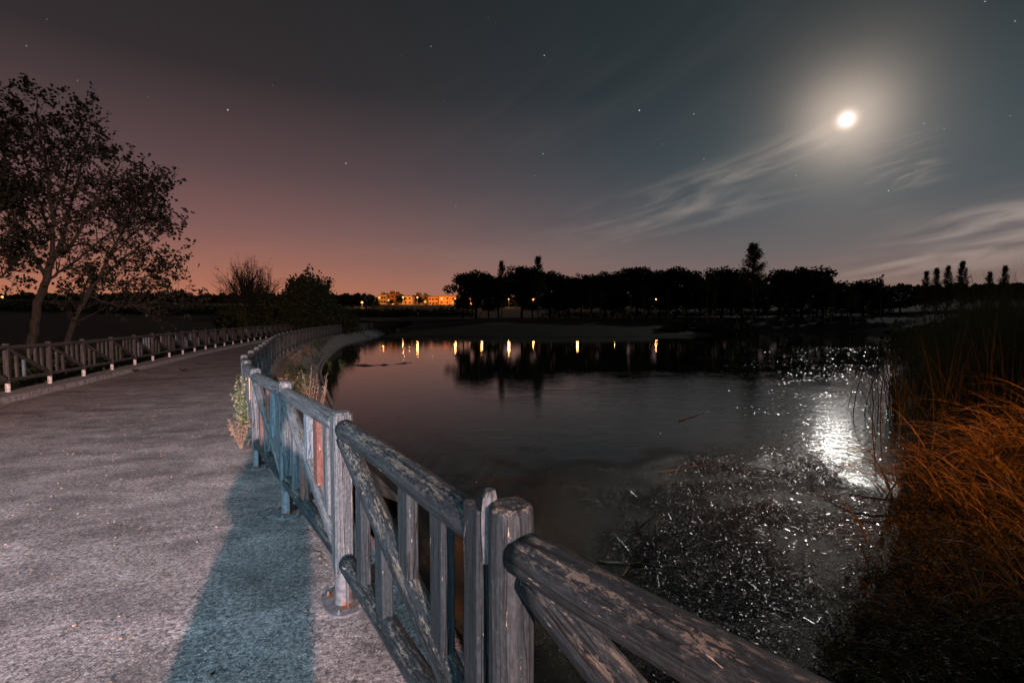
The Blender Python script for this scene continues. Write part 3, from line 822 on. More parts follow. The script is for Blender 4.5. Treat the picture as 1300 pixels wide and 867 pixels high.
def round_bush(px, Y, top, w_, label, name='leafy_bush', group=None, seed=1, n=7000):
    random.seed(seed); p = at(px, 403, Y); x, y = p.x, p.y; z0 = gz(x, y); H = at(px, top, Y).z - z0; W = w_/FPX*Y
    root = empty(name, (x, y, z0)); tag(root, label, 'bush' if name != 'dark_tree' else 'tree', group)
    g = MB(); tips = []
    for k in range(9):
        a = random.uniform(0, 6.28); s_ = random.uniform(.1, .9)
        grow(g, tips, Vector((0,0,.1)), Vector((math.cos(a)*s_, math.sin(a)*s_, 1)), H*.42, .1, 3, .12, .4, (2,3), .62, .6, 4)
    g.build('trunk', BARK, root)
    gl = MB(); leaves(gl, [t for t in tips if t[0].length < H*1.05], 5, .26, .45)
    leafy_mass(gl, Vector((0,0,H*.28)), (W*.46, W*.46, H*.58), n, .24, .55, seed)
    gl.build('crown', BUSH, root); return root
round_bush(388, 52, 341, 76, 'round leafy dark bush beside the path, right of the bare tree', seed=3)
round_bush(300, 50, 388, 52, 'low dark shrub growing under the bare tree', name='low_shrub', seed=4, n=3000)
round_bush(430, 56, 392, 60, 'low spreading shrub at the right foot of the round bush', name='low_shrub', seed=6, n=2500)

# ---- umbrella pines and poplars on the far bank
def pine_mesh(seed):
    random.seed(seed); g = MB(); gl = MB()
    g.tube([Vector((0,0,-.05)), Vector((.01,.01,.3)), Vector((0,0,.55))], [.022,.017,.014], 6)
    cl = []
    for k in range(44):
        a = random.uniform(0, 6.28); r_ = random.uniform(0, .46)**.9; zt = .52+.40*math.sqrt(max(0, 1-(r_/.5)**2))
        c = Vector((math.cos(a)*r_, math.sin(a)*r_, zt*random.uniform(.68, 1)))
        cl.append(c); g.tube([Vector((0,0,random.uniform(.28,.5))), c*.6+Vector((0,0,.2)), c], [.010,.007,.003], 4, False)
    for c in cl:
        rr = random.uniform(.07, .12)
        for i in range(150):
            d = rv(); q = random.uniform(.3,1)**.5
            t = rv(); nn = rv(); nn = (nn-t*nn.dot(t)).normalized(); gl.leaf(c+Vector((d.x*rr*q*1.35, d.y*rr*q*1.35, d.z*rr*q*1.1)), nn, t, .036, .034)
    return g.mesh('trunk', BARK), gl.mesh('crown', PINE)
def low_crown(seed):                           # fuller crown that reaches lower
    random.seed(seed); g = MB(); gl = MB()
    g.tube([Vector((0,0,-.05)), Vector((.01,-.01,.3)), Vector((0,0,.6))], [.024,.018,.012], 6)
    for k in range(38):
        a = random.uniform(0, 6.28); z = random.uniform(.32, .9); r_ = .40*math.sqrt(max(.02, 1-((z-.55)/.42)**2))*random.uniform(.3,1)
        c = Vector((math.cos(a)*r_, math.sin(a)*r_, z)); g.tube([Vector((0,0,z*.75)), c], [.009,.003], 4, False); rr = random.uniform(.06,.11)
        for i in range(130):
            d = rv(); q = random.uniform(.3,1)**.5
            t = rv(); nn = rv(); nn = (nn-t*nn.dot(t)).normalized(); gl.leaf(c+d*rr*q*1.15, nn, t, .038, .034)
    return g.mesh('trunk', BARK), gl.mesh('crown', PINE)
def poplar_mesh(seed, wide=.13, base=.28, dens=1.0, bare=0.0):
    random.seed(seed); g = MB(); gl = MB()
    pts = [Vector((random.uniform(-.004,.004)*i, random.uniform(-.004,.004)*i, i/8)) for i in range(9)]; pts[0].z = -.03
    g.tube(pts, [.012*(1-.9*i/8)+.001 for i in range(9)], 6)
    for k in range(int(62*dens)):
        z = random.uniform(base*.85, .985); a = random.uniform(0, 6.28); tt_ = min(1, max(0, (z-base)/(1-base))); prof = wide*1.3*min(1, .5+tt_*2.0)*(1-tt_)**.72
        L = prof*random.uniform(.75, 1.2)+.006; d = Vector((math.cos(a)*.62, math.sin(a)*.62, .55)).normalized()
        p0 = Vector((0,0,z)); p1 = p0+d*L*1.3; g.tube([p0, p0+d*L*.6+Vector((0,0,.01)), p1], [.0035,.0025,.001], 3, False)
        if random.random() < bare: continue
        for i in range(60):
            t_ = random.uniform(.1, 1.15); c = p0.lerp(p1, t_)+rv()*(.006+.016*min(1,(1-z)*2.5))
            t = rv(); nn = rv(); nn = (nn-t*nn.dot(t)).normalized(); gl.leaf(c, nn, t, .016, .014)
    return g.mesh('trunk', PALEB), gl.mesh('crown', POPLAR)
def flame_mesh(seed):
    random.seed(seed); g = MB(); gl = MB()
    g.tube([Vector((0,0,-.03)), Vector((.004,0,.4)), Vector((0,.003,.75)), Vector((0,0,.97))], [.014,.010,.006,.002], 7)
    for k in range(150):
        z = .22+.72*random.random()**.85; t0 = (z-.22)/.78; a = random.uniform(0, 6.28)
        rad = .175*min(1, .55+t0*2.2)*(1-t0)**.8*random.uniform(.55, 1.12)+.008
        p0 = Vector((0,0,z-.03)); p1 = Vector((math.cos(a)*rad, math.sin(a)*rad, z+.02+rad*.45)); g.tube([p0, p0.lerp(p1,.5), p1], [.003,.002,.0008], 3, False)
        for i in range(42):
            c = p0.lerp(p1, random.uniform(.35, 1.1)); c += Vector((random.gauss(0,.010), random.gauss(0,.010), random.gauss(0,.012)))
            t = rv(); nn = rv(); nn = (nn-t*nn.dot(t)).normalized(); gl.leaf(c, nn, t, .014, .012)
    return g.mesh('trunk', PALEB), gl.mesh('crown', POPLAR)
PM = [pine_mesh(31), pine_mesh(32), pine_mesh(33), low_crown(34), low_crown(35)]
QM = [poplar_mesh(41), poplar_mesh(42, .10, .3, .8, .25), poplar_mesh(43, .16, .22, 1.3, 0), poplar_mesh(44, .12, .35, .7, .4), flame_mesh(45), flame_mesh(46)]
def place_tree(name, meshes, px, top, w_, Y, label, group, rz=0, basey=None):
    p = at(px, 403, Y); z0 = gz(p.x, p.y)
    H = at(px, top, Y).z - z0; W = w_/FPX*Y
    r_ = empty(name, (p.x, p.y, z0), rz); tag(r_, label, 'tree', group)
    for me, nm in zip(meshes, ('trunk', 'crown')):
        o = link(nm, me, r_); o.scale = (W, W, H)
    return r_
ordn = ['first','second','third','fourth','fifth','sixth','seventh','eighth','ninth','tenth','eleventh','twelfth','thirteenth','fourteenth','fifteenth','sixteenth','seventeenth','eighteenth','nineteenth','twentieth']
random.seed(77)
pines = [(604,344,58,101,0),(588,357,30,108,3),(633,352,44,110,1),(662,339,60,104,1),(698,345,52,110,0),(722,356,40,103,4),(738,348,50,112,2),(768,346,56,105,0),(790,346,40,116,4),(808,340,64,107,1),(838,345,48,112,2),(858,339,58,106,0),(888,345,48,113,3),(916,339,60,106,2),(942,347,44,112,1),(988,343,50,107,1),(1018,340,76,105,0),(1044,350,44,113,2),(1068,361,30,118,3),(1096,355,62,108,2)]
for i, (px, top, w_, Y, k) in enumerate(pines):
    place_tree('umbrella_pine', PM[k], px, top-1, w_*1.28, Y, f'dark umbrella pine in the row across the pond, {ordn[i]} pine from the left', 'umbrella pines on the far bank', random.uniform(0, 6.28))
low = [(620,366,40,116),(676,366,40,117),(710,365,44,118),(750,362,44,117),(778,364,40,119),(822,362,46,116),(846,364,40,118),(872,362,46,117),(902,363,44,118),(929,362,46,116),(962,364,46,117),(1003,363,44,118),(1036,366,40,119),(1080,369,40,118),(1120,369,44,119),(1142,366,44,120)]
for i, (px, top, w_, Y) in enumerate(low):
    place_tree('understorey_tree', PM[3+i % 2], px, top, w_*1.3, Y, f'low dark tree behind the trunks of the pine row, {ordn[i]} from the left', 'low trees behind the pines', random.uniform(0, 6.28))
pops = [(637,331,44,97,4,'pale slender poplar at the left end of the far tree row, before the second pine'),
 (683,325,52,96,5,'broad-limbed poplar with a thin spire top in front of the fourth pine'),
 (955,308,92,98,4,'tallest poplar of the far bank, standing high above the pines'),
 (750,366,42,95,3,'small sapling left of the third gap in the far trees, pale trunk'),
 (763,361,44,95,1,'small pale poplar before the seventh pine'),
 (801,366,38,95,3,'thin young poplar before the ninth pine'),
 (817,361,46,94,0,'young poplar before the tenth pine, grey leaves'),
 (848,368,40,94,1,'short young poplar before the eleventh pine'),
 (898,346,52,93,1,'slim poplar with a lit pale trunk, left one of a close pair'),
 (907,345,48,94,3,'slim poplar with a lit pale trunk, right one of a close pair'),
 (936,362,40,94,0,'small dark poplar just left of the tallest poplar'),
 (974,364,44,94,1,'small dark poplar just right of the tallest poplar'),
 (995,368,44,93,0,'small bushy poplar before the sixteenth pine'),
 (1027,364,40,94,1,'small poplar before the widest pine'),
 (1055,366,38,94,3,'small poplar right of the widest pine'),
 (1080,362,42,95,0,'small poplar before the last pine of the row'),
 (1118,350,34,104,3,'lone thin poplar between the last pine and the reeds'),
 (1174,344,36,88,5,'leftmost poplar of the clump above the reeds'),
 (1187,340,36,87,5,'second poplar from the left in the clump above the reeds'),
 (1201,337,38,88,4,'third poplar from the left in the clump above the reeds'),
 (1219,331,44,86,4,'tallest and rightmost poplar of the clump above the reeds'),
 (1254,345,34,88,4,'short poplar above the reeds, left of the last one'),
 (1273,337,34,87,5,'last poplar above the reeds at the right edge')]
for px, top, w_, Y, k, lab in pops:
    place_tree('poplar', QM[k], px, top-1, w_*(1.5 if k >= 4 else 1.7), Y, lab, 'poplars on the far bank', random.uniform(0, 6.28))

# dark wood on the skyline (one mass)
random.seed(8); g = MB()
def sky_y(px):
    base = 377 if px < 560 else 380
    if px > 1100: base = 366 - 3*sm(1160, 1300, px)
    return base + 2.4*noise.noise(Vector((px*.045, 0, 0))) + 1.6*noise.noise(Vector((px*.16, 3, 0)))
for i in range(19000):
    px = random.uniform(-180, 1480); 
    Y = 255 if px < 560 else (250 if px < 1100 else 130)
    if 478 < px < 600: continue
    Y *= random.uniform(.97, 1.06)
    yt = sky_y(px); py = yt + random.uniform(0, 1)**1.4*16
    if 150 < px < 235 and random.random() < .25: py = yt - random.uniform(0, 5)*(.5+.5*math.sin(px*1.2))
    c = at(px, py, Y)
    t = rv(); nn = rv(); nn = (nn-t*nn.dot(t)).normalized(); s_ = 2.6*Y/250; g.leaf(c, nn, t, s_, s_)
tag(g.build('wood', BUSH), 'far dark wood along the skyline', 'wood', kind='stuff')
# shrubs along the far shore and behind the reeds
def scrub(name, pts, n, s, label):
    g = MB()
    for (x, y, rx, ry, rz) in pts:
        leafy_mass(g, Vector((x, y, gz(x, y)-.1)), (rx, ry, rz), n, s, .5, x)
    o = g.build(name, BUSH); tag(o, label, 'scrub', kind='stuff')
random.seed(9)
pts = []
for px in list(range(850, 1180, 14)): 
    p = at(px, 403, random.uniform(66, 76)); pts.append((p.x, p.y, random.uniform(1.5,3), 1.5, random.uniform(.5,1.5)))
for px in list(range(1150, 1420, 16)):
    p = at(px, 403, random.uniform(40, 52)); pts.append((p.x, p.y, 2.5, 1.8, random.uniform(1.2,2.8)))
for px in list(range(700, 1130, 12)):
    p = at(px, 403, random.uniform(118, 132)); pts.append((p.x, p.y, 3, 1.5, random.uniform(1.2,3.4)))
scrub('shore_scrub', pts, 420, .34, 'low dark scrub on the far shore and behind the reeds')
# hedge bands in the fields left of the pond
pts = []
for px in list(range(-60, 600, 11)):
    p = at(px, 403, random.uniform(118, 135)); pts.append((p.x, p.y, 4, 2.5, random.uniform(1.2,2.6)))
scrub('field_hedge', pts, 240, .6, 'dark hedge across the fields left of the pond')

# paths and pale grass strips over the terrain (thin sheets following the ground)
def draped(name, mt, line, wdt, lift=.06, kind='structure'):
    g = MB()
    pts = []
    for a, b in zip(line, line[1:]):
        for k in range(14): pts.append(Vector((a[0], a[1], 0)).lerp(Vector((b[0], b[1], 0)), k/14))
    for i, p in enumerate(pts):
        t = (pts[min(i+1, len(pts)-1)]-pts[max(i-1, 0)]).normalized(); nrm = Vector((t.y, -t.x, 0))
        for k in range(5):
            q = p + nrm*wdt*(k/4-.5)*(1+.3*noise.noise(Vector((p.x*.3, p.y*.3, k)))); g.v.append(Vector((q.x, q.y, gz(q.x, q.y)+lift))); g.g.append((0,0,0))
    for i in range(len(pts)-1):
        for k in range(4): q = i*5+k; g.f.append((q, q+1, q+6, q+5)); g.mi.append(0)
    o = g.build(name, mt); o['kind'] = kind
draped('path', PATHM, [(-22.5,78),(-15,84),(-6,86),(4,88),(16,89),(28,90),(42,94),(60,104)], 1.7, .09)
draped('path', PATHM, [(-8,112),(4,112),(14,110),(22,118)], 2.2, .1)
draped('path', PATHM, [(60,84),(72,88),(86,92)], 4, .1)
draped('field', FIELD, [(-64,98),(-40,94),(-24,93),(-4,98)], 9, .05)
draped('field', FIELD, [(-95,140),(-60,150),(-30,152)], 16, .05)

# ---- town on the rise: apartment blocks, street lamps
def wallm(name, c, em=None):
    m, t, b = mat(name); p = t.add('ShaderNodeTexCoord').outputs['Object']; n = t.noise(p, .5, 4)
    t.set(b.inputs['Base Color'], t.mix(n, tuple(k*.8 for k in c)+(1,), tuple(c)+(1,))); b.inputs['Roughness'].default_value = .9; return m
BRICK = wallm('orange_brick', (.46,.27,.15)); PLAST = wallm('pale_plaster', (.62,.52,.40)); ROOFM = wallm('roof_tiles', (.10,.07,.06))
def emis(name, c, s):
    m, t, b = mat(name); b.inputs['Base Color'].default_value = (0,0,0,1); b.inputs['Emission Color'].default_value = c+(1,); b.inputs['Emission Strength'].default_value = s; return m
WIN = emis('lit_window', (1.0,.50,.14), 1.6); WIND = wallm('dark_window', (.03,.03,.035)); LAMPG = emis('sodium_lamp_glass', (1.0,.20,.035), 14)
POLE = wallm('lamp_pole_paint', (.12,.12,.12))
def block(x0, x1, ytop, Y, label, mt, roof='flat', rows=3, lit=.25):
    a = at(x0, 388, Y); b = at(x1, ytop, Y); W = b.x-a.x; zb = gz((a.x+b.x)/2, Y)-1; H = b.z-zb
    o = empty('apartment_block', ((a.x+b.x)/2, Y, zb)); tag(o, label, 'building', 'apartment blocks on the rise')
    g = MB(); g.box((0, 7, H/2), (W, 14, H)); wl = g.build('wall', mt, o)
    g = MB(); g.box((0, 7, H+.25), (W+.9, 14.9, .5))
    if roof == 'tower': g.box((-W*.2, 7, H+1.6), (W*.28, 5, 2.2)); g.box((W*.25, 7, H+1.3), (W*.2, 5, 1.6))
    g.build('roof', ROOFM if roof == 'flat' else mt, o)
    nwin = max(3, int(W/3.4))
    for r_ in range(rows):
        for k in range(nwin):
            x = -W/2 + W*(k+.5)/nwin; z = H - 1.7 - r_*2.9
            if z < 1: continue
            g = MB(); g.box((x, -.02, z), (1.3, .12, 1.3)); g.build('window', WIN if random.random() < lit else WIND, o)
        if H-3-r_*2.9 > 0: g = MB(); g.box((0, -.45, H-2.75-r_*2.9), (W*.92, .9, .18)); g.build('balcony', PLAST, o)
random.seed(15)
block(480, 490, 375, 355, 'narrow orange-lit block at the left end of the far town', PLAST, 'tower')
block(491, 506, 373.5, 360, 'stepped apartment block with roof towers at the left of the far town', BRICK, 'tower')
block(507, 523, 376, 352, 'low orange-lit block behind the two bright lamps', PLAST)
block(524, 543, 375.5, 370, 'apartment block in the middle of the far town with pale walls', PLAST, 'tower')
block(544, 556, 377, 350, 'square brick block with balconies, second from the right in the far town', BRICK)
block(557, 579, 376, 348, 'widest brick block with rows of balconies nearest the pines', BRICK, rows=3)
block(590, 612, 380, 340, 'low lit block seen between the trunks under the first pine', PLAST)
block(622, 648, 381, 342, 'low lit block seen between the trunks right of the first poplar', BRICK)
block(700, 740, 381, 345, 'long low lit building behind the seventh pine', PLAST)
block(790, 830, 381, 345, 'long low lit building behind the tenth pine', BRICK)
# shrubs in front of the blocks
for px, Y, top, w_, lab in [(509,300,374,15,'dark round tree before the far town, beside the left bright lamp'),(532,300,375,14,'dark round tree before the far town, beside the right bright lamp'),(497,298,381,22,'low dark tree under the stepped block of the far town')]:
    round_bush(px, Y, top, w_, lab, name='dark_tree', seed=int(px), n=900)

def street_lamp(px, py, Y, label, power=900, proto=[None]):
    p = at(px, py, Y); z0 = gz(p.x, p.y); H = max(2.6, p.z-z0)
    o = empty('street_lamp', (p.x, p.y, p.z-H)); tag(o, label, 'street lamp', 'lit street lamps across the pond')
    g = MB(); g.tube([Vector((0,0,-.5)), Vector((0,0,H-.2))], [.10,.07], 8); g.box((0,-.3,H+.32), (.14,.9,.08)); g.build('pole', POLE, o)
    g = MB(); n = 10
    bm = bmesh.new(); bmesh.ops.create_uvsphere(bm, u_segments=12, v_segments=8, radius=random.uniform(.26,.52)*min(Y,240)/230)
    me = bpy.data.meshes.new('lamp_globe'); bm.to_mesh(me); bm.free(); me.materials.append(LAMPG)
    q = link('lamp_globe', me, o, Vector((0, -.45, H))); q.scale = (1, 1, .8)
    ld = bpy.data.lights.new('lamp_light', 'POINT'); ld.energy = power*(Y/230)**2; ld.color = (1.0,.42,.12); ld.shadow_soft_size = .5
    link('lamp_light', ld, o, Vector((0, -1.2, H-.5)))
LS = [(313,379.5,225,'orange street lamp shining through the foot of the bare tree'),
 (337,377.5,225,'orange street lamp between the bare tree and the round bush'),
 (460,384,215,'small lone orange street lamp over the fields, left of the far town'),
 (512,377.5,285,'left one of the two bright lamps before the far town'),
 (530,377.5,285,'right one of the two bright lamps before the far town'),
 (578,379.5,280,'orange lamp at the left edge of the first pine'),
 (612,379,235,'orange lamp glowing behind the trunk of the first pine'),
 (646,379,235,'orange lamp behind the slender poplar, right of the first pine'),
 (677,380,240,'orange lamp hidden behind the fourth pine'),
 (733,380,235,'orange lamp hidden behind the seventh pine'),
 (780,379,225,'orange lamp hidden behind the eighth pine, brightest in the water'),
 (833,380,235,'orange lamp hidden behind the tenth pine'),
 (868,381,260,'orange lamp hidden behind the twelfth pine'),
 (4,377,230,'orange lamp behind the big tree at the left edge')]
for px, py, Y, lab in LS: street_lamp(px, py, Y, lab)
ld = bpy.data.lights.new('town_light', 'POINT'); 
for px in (486, 520, 550, 568, 605, 640, 720, 810):
    ld = bpy.data.lights.new('town_light', 'POINT'); ld.energy = 11000; ld.color = (1.0,.30,.045); ld.shadow_soft_size = .4
    link('town_light', ld, None, at(px, 381, 334))
# small things at the far end of the path
def bollard(px, py, Y, label):
    p = at(px, py, Y); g = MB(); g.prism(squareish(.35,.35,.06), Vector((0,0,-.3)), UPV, Vector((1,0,0)), Vector((0,1,0)), 1.35, 3)
    g.prism(squareish(.40,.40,.06), Vector((0,0,1.05)), UPV, Vector((1,0,0)), Vector((0,1,0)), .1, 1)
    o = g.build('bollard', KERB, None, loc=(p.x, p.y, gz(p.x, p.y))); tag(o, label, 'bollard')
bollard(506, 405, 82, 'squat square bollard on the grass at the far end of the path')

# ---- the moon
bm = bmesh.new(); bmesh.ops.create_icosphere(bm, subdivisions=3, radius=1)
me = bpy.data.meshes.new('moon'); bm.to_mesh(me); bm.free(); me.polygons.foreach_set('use_smooth', [True]*len(me.polygons)); me.materials.append(emis('moon_surface', (1.0,.95,.90), 900))
o = link('moon', me, None, Vector((0,0,EYE))+MOON*4500); o.scale = (40,40,40); tag(o, 'bright overexposed full moon in thin haze above the pond', 'moon')

# ---- reeds
def vis_density(): pass
random.seed(101)
g = MB()
def reed(g, x, y, z, L, lean, wd, seg=5, bend=None):
    d = Vector((random.gauss(0, .10)+lean, random.gauss(0, .10), 1)); b = bend if bend else Vector((random.gauss(0,.35)-.05, random.gauss(0,.3), -.08))
    a = random.uniform(0, 3.14); g.blade((x, y, z), d, L, wd, b, Vector((math.cos(a), math.sin(a)*.4, 0)), seg)
cnt = 0
while cnt < 4300:
    y = random.uniform(8.4, 30); t = random.random()
    xs_ = 6.3+(y-7.6)*.80                 # shore line there
    x = xs_ + random.uniform(-2.3, 6.5)*(.6+y/24)
    px = x/y
    dens = sm(.66+.10*sm(12,22,y), .92+.10*sm(12,22,y), px)
    if x < xs_-.6: dens *= .30
    if noise.noise(Vector((x*.8, y*.8, 0))) < -.12: dens *= .35
    if random.random() > dens: continue
    z = max(WZ-.1, gz(x, y)-.05); L = random.uniform(1.7, 3.0)*(.62+.56*sm(.66,1.02,px))*(1+.2*sm(12,26,y))
    reed(g, x, y, z, L, random.gauss(-.02,.05), random.uniform(.014,.026)); cnt += 1
    if random.random() < .5:
        reed(g, x, y, z+L*.3, L*.55, random.gauss(0,.4), .016)
tag(g.build('reed_bed', REED), 'tall dark reed bed standing in the water on the right', 'reeds', kind='stuff')
# arching bank grass catching the orange light
random.seed(102); g = MB()
for k in range(27):
    cx_, cy_ = random.choice([(6.6,6.4),(7.4,6.9),(8.0,6.9),(7.2,5.9),(7.9,7.3),(6.3,6.5),(6.9,5.4),(5.7,5.4)]); cx_ += random.gauss(0,.35); cy_ += random.gauss(0,.35)
    for i in range(12):
        a = random.gauss(math.pi, .8); s_ = random.uniform(.15,.75)
        d = Vector((math.cos(a)*s_, math.sin(a)*s_*.6, 1)); bd = Vector((math.cos(a)*1.0, math.sin(a)*.6, -1.1))*random.uniform(.5,1.5)
        ang = random.uniform(0,3.14); g.blade((cx_+random.gauss(0,.08), cy_+random.gauss(0,.08), gz(cx_,cy_)-.03), d, random.uniform(.8,1.6)*(1.35 if cx_/cy_ > 1.05 else 1), random.uniform(.014,.030), bd, Vector((math.cos(ang), math.sin(ang),.2)).normalized(), 7)
for (cx0, cy0, nb) in [(4.4,3.9,3),(5.1,4.5,5),(6.0,4.2,5),(3.7,3.6,3),(6.9,4.6,4),(5.3,3.5,5),(4.6,3.1,4),(6.2,3.4,4),(3.3,2.8,2),(5.6,5.0,3),(4.2,4.7,2)]:
    for c in range(nb):
        cx_, cy_ = cx0+random.gauss(0,.35), cy0+random.gauss(0,.3); d_ = sdist(cx_, cy_, SHORE)
        if d_ < .0: continue
        for i in range(random.randint(5, 14)):
            a = random.uniform(1.2, 5.2); s_ = random.uniform(.2, 1.0); ang = random.uniform(0,3.14)
            bd = Vector((math.cos(a), math.sin(a)*.7, -1.2))*random.uniform(.4,1.4)
            g.blade((cx_+random.gauss(0,.06), cy_+random.gauss(0,.06), gz(cx_,cy_)+.1), Vector((math.cos(a)*s_, math.sin(a)*s_*.7, 1)), random.uniform(.35,1.0), random.uniform(.007,.018), bd, Vector((math.cos(ang), math.sin(ang), .2)).normalized(), 6)
tag(g.build('bank_reed_grass', REEDG), 'arching orange-lit reed grass on the right bank', 'grass', kind='stuff')
# finer specks and broken stalks over the open water, added for moonlit glints in streaks
random.seed(105)
SPK = simple('glint_specks', (.05,.045,.035,1), (.16,.15,.12,1), 30, rough=.2, bstr=0, spec=.9)
g = MB(); n = 0
while n < 7500:
    y = random.uniform(5, 42); x = random.uniform(-.35, .98)*y
    if not inside(x, y, SHORE): continue
    px = x/y; q = noise.noise(Vector((x*.22+y*.12, y*.6-x*.2, 3)))
    dn = (.05+.95*sm(.18, .62, px))*sm(-.05, .45, q+.25*sm(.3,.6,px))*(1-.7*sm(18, 28, y))
    if random.random() > dn: continue
    n += 1; a = random.gauss(.5, .8); L = random.uniform(.02,.07)*(1+y/30); 
    g.blade((x, y, WZ+.006), (math.cos(a), math.sin(a), random.gauss(0,.12)), L, random.uniform(.008,.02)*(1+y/22), Vector((0,0,random.gauss(0,.15))), Vector((-math.sin(a), math.cos(a), random.gauss(0,.16))).normalized(), 2)
tag(g.build('glint_specks', SPK), 'small specks and broken stalks added to glint in moonlit streaks on the pond', 'flotsam', kind='stuff')
# low bank vegetation
random.seed(103); g = MB(); g2 = MB(); n = 0
while n < 9500:
    x, y = random.uniform(1.5, 10), random.uniform(1.6, 8.5)
    d = sdist(x, y, SHORE)
    if d < -.35 or d > 5.5 or x/y > 1.7: continue
    if d < .5 and random.random() > sm(-.35, .5, d+.5*noise.noise(Vector((x*2.3, y*2.3, 1)))): continue
    z = gz(x, y); mound = (.16+.42*max(0, .35+noise.noise(Vector((x*.9, y*.9, 7)))))*sm(-.2, 1.2, d)
    n += 1
    a = random.uniform(0, 6.28); dd = Vector((math.cos(a)*.8, math.sin(a)*.8, random.uniform(.3,1.2)))
    p0 = Vector((x, y, z-.02+mound*random.uniform(.0,.75)))
    if random.random() < .30:
        g2.blade(p0, dd, random.uniform(.15,.55), random.uniform(.004,.009), Vector((math.cos(a)*.5, math.sin(a)*.5, -.9)), Vector((-math.sin(a), math.cos(a), 0)), 4)
    else:
        # feathery sprig: midrib with pairs of leaflets
        L = random.uniform(.10,.26); dd.normalize(); s_ = Vector((-math.sin(a), math.cos(a), 0))
        for i in range(7):
            q = p0+dd*(L*i/7)
            for sg in (-1,1):
                t = (dd*.6+s_*sg+rv()*.25).normalized(); nn = rv(); nn = (nn-t*nn.dot(t)).normalized(); g.leaf(q, nn, t, random.choice((.03,.042,.065))*(1.2-i/8), .015)
tag(g.build('bank_ground_cover', BANKL), 'low feathery plants covering the right bank', 'ground cover', kind='stuff')
tag(g2.build('bank_short_grass', REED), 'short dry grass blades among the plants of the right bank', 'grass', kind='stuff')
# a few long single stems bent over the water
def bent_stem(pts, r_, label, m=None):
    base = pts[0]; g = MB(); P = [Vector(p)-Vector(base) for p in pts]
    fine = []
    for a, b in zip(P, P[1:]):
        for k in range(4): fine.append(a.lerp(b, k/4)+rv()*.006)
    fine.append(P[-1]); g.tube(fine, [r_*(1-.6*i/len(fine)) for i in range(len(fine))], 5, True)
    o = g.build('bent_reed', m or REEDG, None, loc=base); tag(o, label, 'reed', 'single bent reeds over the water')
def P3(px, py, Y): return tuple(at(px, py, Y))
def W3(px, py, z=WZ+.01): return tuple(on(px, py, z))
bent_stem([W3(1160,835,-.80), P3(1100,822,3.45), P3(1062,822,3.5), W3(1044,838,-.88)], .006, 'folded orange reed lying over the dark water at the bottom right')
bent_stem([W3(1165,805,-.75), P3(1110,775,3.7), P3(1068,752,4.0)], .005, 'straight thin reed slanting out above the folded one')
bent_stem([P3(1235,770,4.2), P3(1186,772,4.2), P3(1187,790,4.1), P3(1200,822,3.9)], .006, 'hooked orange reed among the low bank plants')
bent_stem([P3(1208,655,6.2), P3(1140,600,6.6), P3(1050,560,7.2)] if False else [P3(1180,560,8.8), P3(1110,480,8.6), P3(1062,455,8.4)], .006, 'long reed leaning left out of the reed bed over bright water')
bent_stem([P3(1120,520,8.8), P3(1092,485,8.6), P3(1028,500,8.4)], .005, 'reed folded down to the left at the edge of the reed bed')

# ---- flotsam on the water
FLO = simple('wet_flotsam', (.012,.012,.009,1), (.060,.056,.042,1), 30, rough=.21, bstr=.3, bd=.004, spec=.9)
FLOP = simple('bleached_reed_bits', (.16,.13,.10,1), (.36,.31,.25,1), 30, rough=.35, bstr=0, spec=.5)
random.seed(55); g = MB(); gp = MB(); n = 0
FP = [(.25,2.4),(.2,4.2),(.6,5.6),(1.6,7.6),(3.4,8.9),(5.9,9.2),(6.3,7.8),(5.0,6.2),(3.9,5.1),(3.0,4.1),(2.2,3.2),(1.9,2.0),(1.5,1.0),(.9,1.2)]
while n < 60000:
    x, y = random.uniform(0, 6.4), random.uniform(1.2, 9.3)
    if not inside(x, y, FP): continue
    e = -sdist(x, y, FP); dn = sm(-.1, 1.1, e)*(.55+1.1*noise.noise(Vector((x*1.1, y*1.3, 4)))+.5*noise.noise(Vector((x*4, y*4, 4))))
    right_ = sm(.1, .42, x/y); dn *= (.22+.78*right_)
    if random.random() > dn: continue
    n += 1; a = random.gauss(.6, .9); L = random.uniform(.010,.042) if random.random() < .92 else random.uniform(.06,.30)
    d = Vector((math.cos(a), math.sin(a), random.gauss(0,.20))).normalized(); s_ = Vector((-math.sin(a), math.cos(a), random.gauss(0,.30))).normalized()
    p = Vector((x, y, WZ+random.uniform(.002,.014))); wd = random.uniform(.004,.014) if L < .06 else random.uniform(.003,.007)
    tgt = gp if random.random() < .02 else g
    bd = Vector((random.gauss(0,.2), random.gauss(0,.2), random.gauss(0,.25)))
    tgt.blade(p, d, L, wd, bd, s_, 2)
tag(g.build('flotsam', FLO), 'wet broken reed debris floating in the near corner of the pond', 'flotsam', kind='stuff')
tag(gp.build('flotsam_bits', FLOP), 'pale dry reed bits scattered over the floating debris', 'flotsam', kind='stuff')
def floating(name, pts, r_, label, m=BARK, twigs=0):
    base = Vector(pts[0]); g = MB(); P = [Vector(p)-base for p in pts]; fine = []
    for a, b in zip(P, P[1:]):
        for k in range(5): fine.append(a.lerp(b, k/5)+rv()*r_*.7)
    fine.append(P[-1]); g.tube(fine, [r_*(1-.55*i/len(fine)) for i in range(len(fine))], 6, True, .1)
    for k in range(twigs):
        q = random.choice(fine); d = rv(); d.z = abs(d.z)*.5; g.tube([q, q+d*.12+rv()*.02, q+d*.28+rv()*.05], [r_*.45, r_*.3, r_*.12], 4, False)
    o = g.build(name, m, None, loc=base); tag(o, label, 'branch', 'branches floating on the pond')
random.seed(66)
floating('floating_branch', [W3(433,463), W3(470,464), W3(500,462.5), W3(522,460)], .05, 'long dark branch floating beside the sloping bank')
